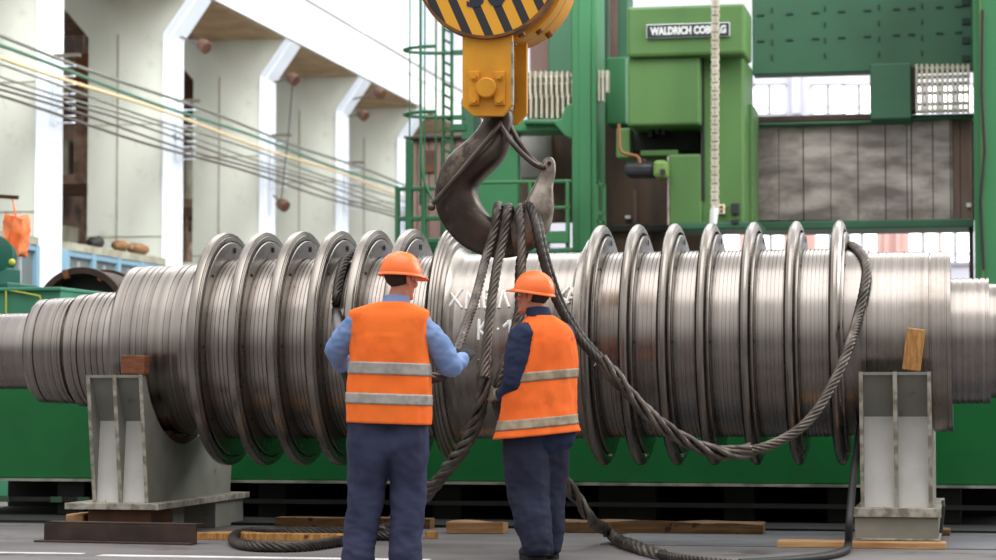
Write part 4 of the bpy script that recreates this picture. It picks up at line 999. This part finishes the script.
slng('rope_sling', [('double_fall', strand(spline(st + mid_, 8), .027), M['rope_dark']), ('double_fall', strand(spline(off(st, .025, .0, .06) + off(mid_, .022, .004, .05), 8), .027), M['rope_dark']),
  ('braid', helix(resample(spline(low_, 8), .02), 5, .03, .0175, .7), M['rope']), ('end_fall', strand(spline(end_, 8), .032), M['rope'])], 'long wire rope looping from the hook down right and up over the rotor end', st[0])
# black cable beside the right stand
pK = [atD(861, 420, 16.3), atD(857, 450, 16.0), atD(853, 480, 15.7), atD(849.5, 520, 15.35), floor_pt(848, 545, .04), floor_pt(843, 551, .03), floor_pt(825, 556, .025), floor_pt(790, 560, .025), floor_pt(740, 563, .025)]
mb = MB(); mb.tube(resample(spline(pK, 8), .03), .026, 10); single(mb, 'black_cable', M['cable'], floor_pt(848, 545, 0), 'black cable hanging down the left side of the right stand onto the floor', 'cable', smooth=60)

# ------------------------------------------------------------------ people
def V(*a): return Vector(a)
def hand(mb, wrist, d, nrm, thumb, curl=(.5, .7, .5), s=1.0, fat=1.0):
    d = d.normalized(); nrm = (nrm - d * nrm.dot(d)).normalized(); w = d.cross(nrm)
    if w.dot(thumb) < 0: w = -w
    for i, k in enumerate((.96, 1.05, 1.0, .82)):
        off_ = (1.5 - i) * .0215 * s
        kn = wrist + d * (.092 - .006 * abs(i - 1)) * s + w * off_
        mb.capsule(wrist + d * .012 * s + w * off_ * .65, .0155*s*fat, kn, .0125*s*fat, 10)
        a = 0; p = kn
        for L, c, r in zip((.045, .028, .022), curl, (.0102, .0092, .0082)):
            a += c; q = p + (d * math.cos(a) + nrm * math.sin(a)) * L * k * s
            mb.capsule(p, r*1.06*s*fat, q, r*s*fat, 10); p = q
    t0 = wrist + d * .022*s + w * .024*s; t1 = t0 + (d*.62 + w*.62 + nrm*.35).normalized() * .042*s; t2 = t1 + (d*.8 + w*.15 + nrm*.6).normalized() * .032*s; t3 = t2 + (d*.75 - w*.1 + nrm*.7).normalized()*.025*s
    mb.capsule(t0, .016*s*fat, t1, .0125*s*fat, 10); mb.capsule(t1, .0122*s*fat, t2, .011*s*fat, 10); mb.capsule(t2, .0108*s*fat, t3, .0092*s*fat, 10)
    return mb
def head_mb(mb, T):
    def e(c, r, rot=None):
        b = MB(); b.ball(c, *r, n=20, m=14, rot=rot); b.v = [T @ v for v in b.v]; mb.add(b.v, b.f)
    e((0,-.012,.035), (.074,.094,.086)); e((0,.012,-.03), (.062,.076,.085)); e((0,.038,-.085), (.042,.044,.032)); e((0,.03,-.055), (.054,.05,.05))
    e((0,.095,-.022), (.013,.018,.014)); e((0,.086,.0), (.009,.018,.03), Matrix.Rotation(.35,3,'X')); e((0,.078,.028), (.05,.014,.012))
    e((0,.079,-.062), (.024,.012,.0065)); e((0,.076,-.072), (.021,.012,.007)); e((0,.072,-.1), (.022,.018,.017))
    for s in (-1, 1):
        e((s*.046,.06,-.025), (.02,.022,.02)); b = Matrix.Rotation(s*.35,3,'Z')
        e((s*.078,-.012,-.005), (.009,.02,.033), b); e((s*.083,-.018,.006), (.008,.02,.022), b); e((s*.078,-.006,-.03), (.008,.011,.012), b)
def wr(freq, amp, zs=1.0, seed=0):
    def f(c):
        p = Vector((c.x*freq + c.z*freq*.35, c.y*freq, c.z*freq*zs)) + Vector((seed, 0, 0))
        a = noise.noise(p); b = noise.noise(p * 2.1 + Vector((3, 7, 1)))
        return amp * ((1 - 2.4*abs(a)) * .7 + .35*(1 - 2.4*abs(b)))
    return f
def xf(mb, T): mb.v = [T @ v for v in mb.v]; return mb
def shell_ring(cx, cy, rx, ry, yaw, z, n=72, ex=2.5, off=0, wob=0, seed=0):
    out = []
    for i in range(n):
        a = 2*PI*i/n; ca, sa = math.cos(a), math.sin(a)
        x = (rx+off) * math.copysign(abs(ca)**(2/ex), ca); y = (ry+off) * math.copysign(abs(sa)**(2/ex), sa)
        d = wob * (noise.noise(Vector((ca*1.8+seed, sa*1.8, z*2.4))) + .7*noise.noise(Vector((ca*4.2+seed, sa*4.2, z*6))) + .25*noise.noise(Vector((ca*9+seed, sa*9, z*16))))
        q = math.hypot(x, y); f = (q + d) / q; x *= f; y *= f
        out.append(V(cx + x*math.cos(yaw) - y*math.sin(yaw), cy + x*math.sin(yaw) + y*math.cos(yaw), z))
    return out
def lerp_rows(rows, z):
    for a, b in zip(rows, rows[1:]):
        if a[0] <= z <= b[0]:
            t = (z - a[0]) / (b[0] - a[0]); return [p + (q-p)*t for p, q in zip(a[1:], b[1:])]
    return list(rows[-1][1:])
def vest(rows, yaw, z0, z1, off=0, wob=.012, seed=0, cap=False, step=.012, bend=None):
    rings = []; n = max(2, int((z1-z0)/step))
    for k in range(n+1):
        z = z0 + (z1-z0)*k/n; cx, cy, rx, ry = lerp_rows(rows, z)
        fade = 1 if z < 1.36 else .4
        rings.append(shell_ring(cx, cy, rx, ry, yaw, z, off=off, wob=wob*fade, seed=seed))
    mb = MB(); mb.loft(rings, cap=cap)
    if bend: mb.v = [bend(v) for v in mb.v]
    return mb
def smooth_rows(rows, sub=4):
    pts = spline([Vector((r[0], r[1], r[2])) for r in rows], sub); pt2 = spline([Vector((r[0], r[3], r[4])) for r in rows], sub)
    return [(a.x, a.y, a.z, b.y, b.z) for a, b in zip(pts, pt2)]
def helmet(root, T):
    mb = MB(); rings = []; n = 56
    for k in range(15):
        t = k / 14 * PI / 2 * .985; ring = []
        for i in range(n):
            a = 2*PI*i/n; rx, ry = .113, .131
            rid = 1 + (.018 * max(0, math.cos(t*1.0)) * (1 if abs(math.sin(a)) > .2 else 0) * 0)
            p = V(rx*math.cos(a)*math.cos(t)**.9 if True else 0, ry*math.sin(a)*math.cos(t)**.9, .128*math.sin(t))
            # three raised ribs front to back on the crown
            h = 0
            for xr in (-.036, 0, .036): h = max(h, math.exp(-((p.x-xr)/.008)**2))
            p = p * (1 + .04 * h * min(1, max(0, (p.z-.035)/.05)))
            ring.append(p)
        rings.append(ring)
    mb.loft(rings); xf(mb, T); hm = build(mb, 'hard_hat', M['helmet'], root, smooth=50, local=True)
    mb = MB(); r0, r1, r2, r3 = [], [], [], []
    for i in range(n):
        a = 2*PI*i/n; fr = max(0, math.sin(a))**2.2; ex = .008 + .042*fr; ca, sa = math.cos(a), math.sin(a)
        r0.append(V(.110*ca, .128*sa, .006)); r1.append(V((.113+ex)*ca, (.131+ex)*sa, -.004 - .012*fr)); r2.append(V((.113+ex)*ca, (.131+ex)*sa, -.012 - .012*fr)); r3.append(V(.104*ca, .122*sa, -.004))
    mb.loft([r0, r1, r2, r3], cap=False); xf(mb, T); build(mb, 'brim', M['helmet'], hm, smooth=60, local=True)
    return hm
def hair(root, T, m):
    mb = MB(); b = MB(); b.ball((0,-.016,.033), .081, .098, .092, 40, 32)
    keep = [i for i, v in enumerate(b.v) if v.z < .075 and (v.y < .018 - .25*max(0, v.z) ) and v.z > -.062]
    ks = set(keep); b.f = [f for f in b.f if all(i in ks for i in f)]
    used = sorted({i for f in b.f for i in f}); mp = {u: k for k, u in enumerate(used)}
    c = MB(); c.add([b.v[u] for u in used], [[mp[i] for i in f] for f in b.f]); displace(c, lambda q: .003*noise.noise(q*90)); xf(c, T)
    o = build(c, 'hair', m, root, smooth=180, local=True); sm = o.modifiers.new('s', 'SOLIDIFY'); sm.thickness = .006; sm.offset = -1; return o
def shoes(root, spots):
    for (x, y, yaw) in spots:
        mb = MB(); mb.capsule((0,-.03,.055), .045, (0,.05,.05), .046); mb.capsule((0,.05,.045), .045, (0,.17,.035), .036); mb.capsule((.012,.1,.04), .04, (.012,.17,.034), .034); mb.capsule((0,-.02,.06), .046, (0,-.015,.12), .048)
        mb = remesh(mb, .009, 3); mb.v = [V(v.x, v.y, max(v.z, 0.0)) for v in mb.v]; T = Matrix.Translation((x, y, .012)) @ Matrix.Rotation(yaw, 4, 'Z'); xf(mb, T)
        s = build(mb, 'boot', M['shoe'], root, smooth=60, local=True)
        mb = MB(); pr = []
        for i in range(28):
            a = 2*PI*i/28; pr.append((.05*math.cos(a)*(1 - .12*math.sin(a)), .068 + .145*math.sin(a)))
        mb.prism(pr, 'xy', 0, .03); xf(mb, Matrix.Translation((x, y, 0)) @ Matrix.Rotation(yaw, 4, 'Z')); build(mb, 'sole', M['hole'], s, local=True)

def person(name, loc, label, p):
    root = thing(name, loc, label, 'person', None, YAW)
    HT = Matrix.Translation(p['head']) @ Matrix.Rotation(p['hyaw'], 4, 'Z') @ Matrix.Rotation(p['hpitch'], 4, 'X') @ Matrix.Rotation(p.get('hroll', 0), 4, 'Y')
    # one continuous body
    mb = MB()
    for ch in p['body']: mb.chain(ch)
    head_mb(mb, HT)
    for h in p['hands']: hand(mb, *h)
    build(remesh(mb, .0065, 3), 'body', M['skin'], root, smooth=180, local=True)
    for s in (-1, 1):
        e = MB(); e.ball((s*.031, .072, .003), .0125, n=12, m=8); xf(e, HT); build(e, 'eye', M['sign_white'], root, smooth=180, local=True)
    hair(root, HT, p['hair'])
    helmet(root, HT @ Matrix.Translation((0, -.008, .027)) @ Matrix.Rotation(p.get('hat_pitch', 0), 4, 'X'))
    # shirt: sleeves, torso under the vest and collar
    mb = MB()
    for ch in p['sleeves']: mb.chain(ch)
    sh = displace(remesh(mb, .011, 5), wr(9, .009, 1.5, p['seed'])); build(sh, 'shirt', p['shirt'], root, smooth=180, local=True)
    mb = MB(); rings = []
    c0, c1 = p['collar']
    for t, r, k in ((0, .085, 1), (.45, .078, 1), (1, .074, 1), (1.0, .066, 1), (.5, .066, 1)):
        c = Vector(c0).lerp(Vector(c1), t)
        rings.append([c + V(r*math.cos(2*PI*i/40)*1.0, r*1.06*math.sin(2*PI*i/40), .012*math.sin(2*PI*i/40 - p['hyaw']*.2)*(-1)) for i in range(40)])
    mb.loft(rings, cap=False); o = build(mb, 'collar', p['shirt'], root, smooth=60, local=True)
    # vest with reflective bands
    rows = smooth_rows(p['vest']); z0, z1 = rows[0][0], rows[-1][0]
    mb = vest(rows, p['tyaw'], z0, z1, 0, p['wob'], p['seed'], bend=p.get('bend'))
    v = build(mb, 'vest', p['vmat'], root, smooth=180, local=True); q = v.modifiers.new('s', 'SOLIDIFY'); q.thickness = .008; q.offset = -1
    for a, b in p['bands']:
        mb = vest(rows, p['tyaw'], a, b, .003, p['wob'], p['seed'], bend=p.get('bend'), step=.01)
        o = build(mb, 'reflective_band', p['rmat'], v, smooth=180, local=True); q = o.modifiers.new('s', 'SOLIDIFY'); q.thickness = .004; q.offset = -.5
    mb = MB()
    for ch in p['trousers']: mb.chain(ch)
    tr = displace(remesh(mb, .011, 6), wr(5.5, .013, .8, p['seed']+3)); tr = displace(tr, lambda c: max(0, .75-c.z) * wr(8, .012, 2.2, p['seed']+9)(c)); tr.v = [V(v.x, v.y, max(v.z, .035)) for v in tr.v]
    build(tr, 'trousers', p['tmat'], root, smooth=180, local=True)
    shoes(root, p['shoes'])
    for h, gm_ in p['gloves']:
        g = MB(); hand(g, *h, 1.0, 1.16); w, d = h[0], h[1].normalized(); g.capsule(w - d*.045, .036, w + d*.03, .037)
        build(remesh(g, .0065, 3), 'glove', gm_, root, smooth=180, local=True)
    return root

# man in blue sleeves, seen from behind
h1R = (V(.425,.19,1.235), V(.36,.75,.5), V(-.35,.0,-.5), V(-.8,.2,.5), (.7,.9,.6))
h1L = (V(-.285,.29,1.19), V(.35,.85,-.25), V(.25,0,-.6), V(.8,.1,.3), (.7,.9,.6))
P1 = dict(head=V(.073,.03,1.685), hyaw=-.85, hpitch=-.06, seed=1, hair=M['hair'], shirt=M['blue_shirt'], vmat=M['vest'], rmat=M['reflect'], tmat=M['trousers'], wob=.016, tyaw=-.06, bend=lambda v: V(v.x, v.y, v.z - .032*v.x*min(1, max(0, (1.42-v.z)/.2))),
  body=[[(V(.02,.0,.98),.11),(V(.015,0,1.1),.125),(V(.01,.0,1.3),.135),(V(.01,-.0,1.42),.12)], [(V(.02,.0,1.46),.07),(V(.045,.01,1.55),.06),(V(.066,.025,1.62),.058)],
        [(V(-.17,0,1.44),.06),(V(-.31,.1,1.275),.045),(V(-.285,.29,1.19),.028)], [(V(.185,0,1.43),.06),(V(.355,.06,1.185),.045),(V(.425,.19,1.235),.028)],
        [(V(-.1,0,1.42),.08),(V(.12,0,1.42),.08)],
        [(V(-.09,0,.88),.1),(V(-.13,.02,.5),.06),(V(-.175,0,.1),.045)], [(V(.11,0,.88),.1),(V(.11,.02,.5),.06),(V(.105,0,.1),.045)]],
  hands=[h1R, h1L],
  sleeves=[[(V(-.10,0,1.43),.085),(V(-.175,0,1.42),.074),(V(-.25,.05,1.35),.073),(V(-.305,.1,1.275),.066),(V(-.295,.2,1.225),.055),(V(-.288,.27,1.198),.045)],
           [(V(.10,0,1.42),.085),(V(.185,0,1.41),.074),(V(.28,.03,1.31),.074),(V(.352,.06,1.19),.068),(V(.38,.12,1.20),.058),(V(.42,.165,1.225),.044)],
           [(V(.01,0,1.0),.12),(V(.01,0,1.4),.11)]],
  collar=(V(.03,.005,1.525), V(.048,.012,1.582)),
  vest=[(.857,.005,0,.243,.165),(.95,.005,0,.24,.162),(1.1,.01,0,.236,.155),(1.22,.01,0,.228,.15),(1.35,.005,0,.226,.148),(1.43,.003,0,.230,.14),(1.478,.004,0,.233,.128),(1.508,.006,0,.22,.112),(1.535,.015,0,.145,.10),(1.553,.025,.0,.082,.084)],
  bands=[(1.135,1.205),(.966,1.028)],
  trousers=[[(V(-.09,0,.93),.13),(V(.1,0,.93),.13)], [(V(-.085,0,.92),.135),(V(-.1,-.0,.76),.135),(V(-.125,.03,.5),.104),(V(-.155,.01,.25),.088),(V(-.17,-.01,.12),.084),(V(-.17,-.01,.09),.086)], [(V(.095,0,.92),.126),(V(.10,0,.76),.13),(V(.115,.03,.5),.100),(V(.108,.01,.25),.09),(V(.10,-.01,.12),.086),(V(.10,-.01,.09),.088)], [(V(-.08,.0,.76),.125),(V(.1,0,.76),.125)]],
  shoes=[(-.17,0,.15),(.10,0,-.2)], gloves=[(h1R, M['glove_dark']), (h1L, M['glove_dark'])])
person('person', atZ(388, 574, 0), 'man in orange vest and hard hat, light blue sleeves, seen from behind, holding rope', P1)
# man in navy jacket, turned to the left
h2L = (V(-.235,.02,1.02), V(-.75,.5,.12), V(.3,.5,-.2), V(.1,.1,1), (.7,.9,.7))
h2R = (V(-.11,.34,1.04), V(-.9,.1,.05), V(.1,-.9,.0), V(0,0,1), (.6,.8,.6))
P2 = dict(head=V(-.045,.02,1.633), hyaw=1.18, hpitch=.10, seed=5, hair=M['hair_grey'], shirt=M['navy_jacket'], vmat=M['vest_worn'], rmat=M['reflect_worn'], tmat=M['trousers_worn'], wob=.02, tyaw=.72, bend=lambda v: V(v.x, v.y, v.z + .09*v.x*min(1, max(0, (1.42-v.z)/.2))), hat_pitch=.06,
  body=[[(V(.0,.0,.93),.11),(V(.0,0,1.1),.12),(V(.02,.0,1.28),.13),(V(.02,0,1.38),.115)], [(V(.02,.0,1.42),.07),(V(.0,.01,1.5),.06),(V(-.025,.015,1.57),.057)],
        [(V(-.11,-.12,1.40),.06),(V(-.15,-.13,1.09),.045),(V(-.235,.02,1.02),.028)], [(V(.16,.12,1.40),.06),(V(.14,.28,1.12),.045),(V(-.11,.34,1.04),.028)],
        [(V(-.06,-.07,1.38),.08),(V(.1,.07,1.38),.08)],
        [(V(-.09,-.05,.84),.1),(V(-.06,-.03,.48),.06),(V(-.02,-.06,.1),.045)], [(V(.06,.07,.84),.1),(V(.07,.10,.48),.06),(V(.07,.12,.1),.045)]],
  hands=[h2L, h2R],
  sleeves=[[(V(-.05,-.06,1.385),.085),(V(-.105,-.115,1.375),.085),(V(-.135,-.135,1.24),.084),(V(-.155,-.135,1.09),.075),(V(-.195,-.06,1.04),.062),(V(-.225,.0,1.022),.05)],
           [(V(.08,.06,1.38),.085),(V(.155,.115,1.39),.075),(V(.15,.2,1.25),.07),(V(.14,.27,1.12),.066),(V(.0,.31,1.08),.055),(V(-.09,.335,1.045),.046)],
           [(V(.0,0,.78),.15),(V(.02,0,1.36),.11)], [(V(-.1,-.04,.78),.13),(V(.09,.04,.78),.13)]],
  collar=(V(.005,.0,1.485), V(-.015,.01,1.555)),
  vest=[(.775,-.022,0,.285,.225),(.9,-.014,0,.258,.195),(1.1,.0,0,.238,.17),(1.25,.018,0,.222,.155),(1.36,.026,0,.208,.14),(1.42,.026,0,.192,.125),(1.46,.022,0,.155,.11),(1.49,.012,0,.112,.095),(1.512,.004,0,.08,.083)],
  bands=[(1.108,1.165),(.822,.882)],
  trousers=[[(V(-.08,-.04,.84),.135),(V(.06,.04,.84),.135)], [(V(-.085,-.04,.84),.145),(V(-.09,-.04,.65),.138),(V(-.075,-.03,.45),.125),(V(-.04,-.05,.22),.108),(V(-.015,-.06,.1),.096)], [(V(.05,.05,.84),.135),(V(.06,.07,.65),.118),(V(.07,.1,.45),.096),(V(.072,.11,.25),.08),(V(.07,.12,.1),.07)]],
  shoes=[(-.015,-.05,.5),(.075,.13,.2)], gloves=[(h2L, M['glove_pale']), (h2R, M['glove_pale'])])
person('person', atZ(540, 560.5, 0), 'man in orange vest over navy jacket, facing left, wearing orange hard hat', P2)

# ------------------------------------------------------------------ light, world, camera
w = bpy.data.worlds.new('World'); sc.world = w; w.use_nodes = True; nt = w.node_tree; N = nt.nodes; L = nt.links
bg = N['Background']; tc = N.new('ShaderNodeTexCoord'); sp = N.new('ShaderNodeSeparateXYZ'); rp = N.new('ShaderNodeValToRGB')
L.new(tc.outputs['Generated'], sp.inputs[0]); mr = N.new('ShaderNodeMapRange'); mr.inputs['From Min'].default_value = -1; L.new(sp.outputs['Z'], mr.inputs['Value']); L.new(mr.outputs[0], rp.inputs['Fac'])
e = rp.color_ramp.elements; e[0].position = .40; e[0].color = (.05,.05,.05,1); e[1].position = .9; e[1].color = (1,1,1,1)
for pos, v in ((.5,.21), (.58,.36), (.70,.78)):
    q = e.new(pos); q.color = (v, v*.99, v*.98, 1)
L.new(rp.outputs[0], bg.inputs['Color']); bg.inputs['Strength'].default_value = 1.25
def area(name, loc, target, sx, sy, power, col=(1,1,1)):
    l = bpy.data.lights.new(name, 'AREA'); l.shape = 'RECTANGLE'; l.size = sx; l.size_y = sy; l.energy = power; l.color = col
    o = bpy.data.objects.new(name, l); COL.objects.link(o); o.location = loc
    o.rotation_euler = (Vector(target) - Vector(loc)).to_track_quat('-Z', 'Y').to_euler(); return o
area('skylight_and_fill', (-2, 13, 15), (-2, 16, 0), 16, 12, 1350)
area('skylight_and_fill', (-4, 42, 19), (-8, 42, 4), 16, 30, 3600)
l_ = area('skylight_and_fill', (-8, 24, 16), (-17, 48, 4), 8, 12, 1700); l_.data.spread = math.radians(100)  # added fill that brightens the left wall faces, spread narrowed
area('skylight_and_fill', (2, 54, 16), (2, 70, 6), 30, 8, 2600)  # added fill that brightens the far wall
area('window_light', (14, 34, 10), (-14, 44, 6), 30, 9, 5500)
cd_ = bpy.data.cameras.new('camera'); cam = bpy.data.objects.new('camera', cd_); COL.objects.link(cam)
cd_.sensor_width = 36; cd_.lens = 36 * F_PX / 996; cd_.clip_end = 300
Mx = Matrix((R_, U_, -F_)).transposed().to_4x4(); Mx.translation = CAM; cam.matrix_world = Mx
cd_.dof.use_dof = True; cd_.dof.focus_distance = 15.0; cd_.dof.aperture_fstop = 2.8
sc.camera = cam
vs = sc.view_settings; vs.view_transform = 'Standard'; vs.look = 'None'; vs.exposure = 0.18; vs.gamma = 1; vs.use_curve_mapping = False
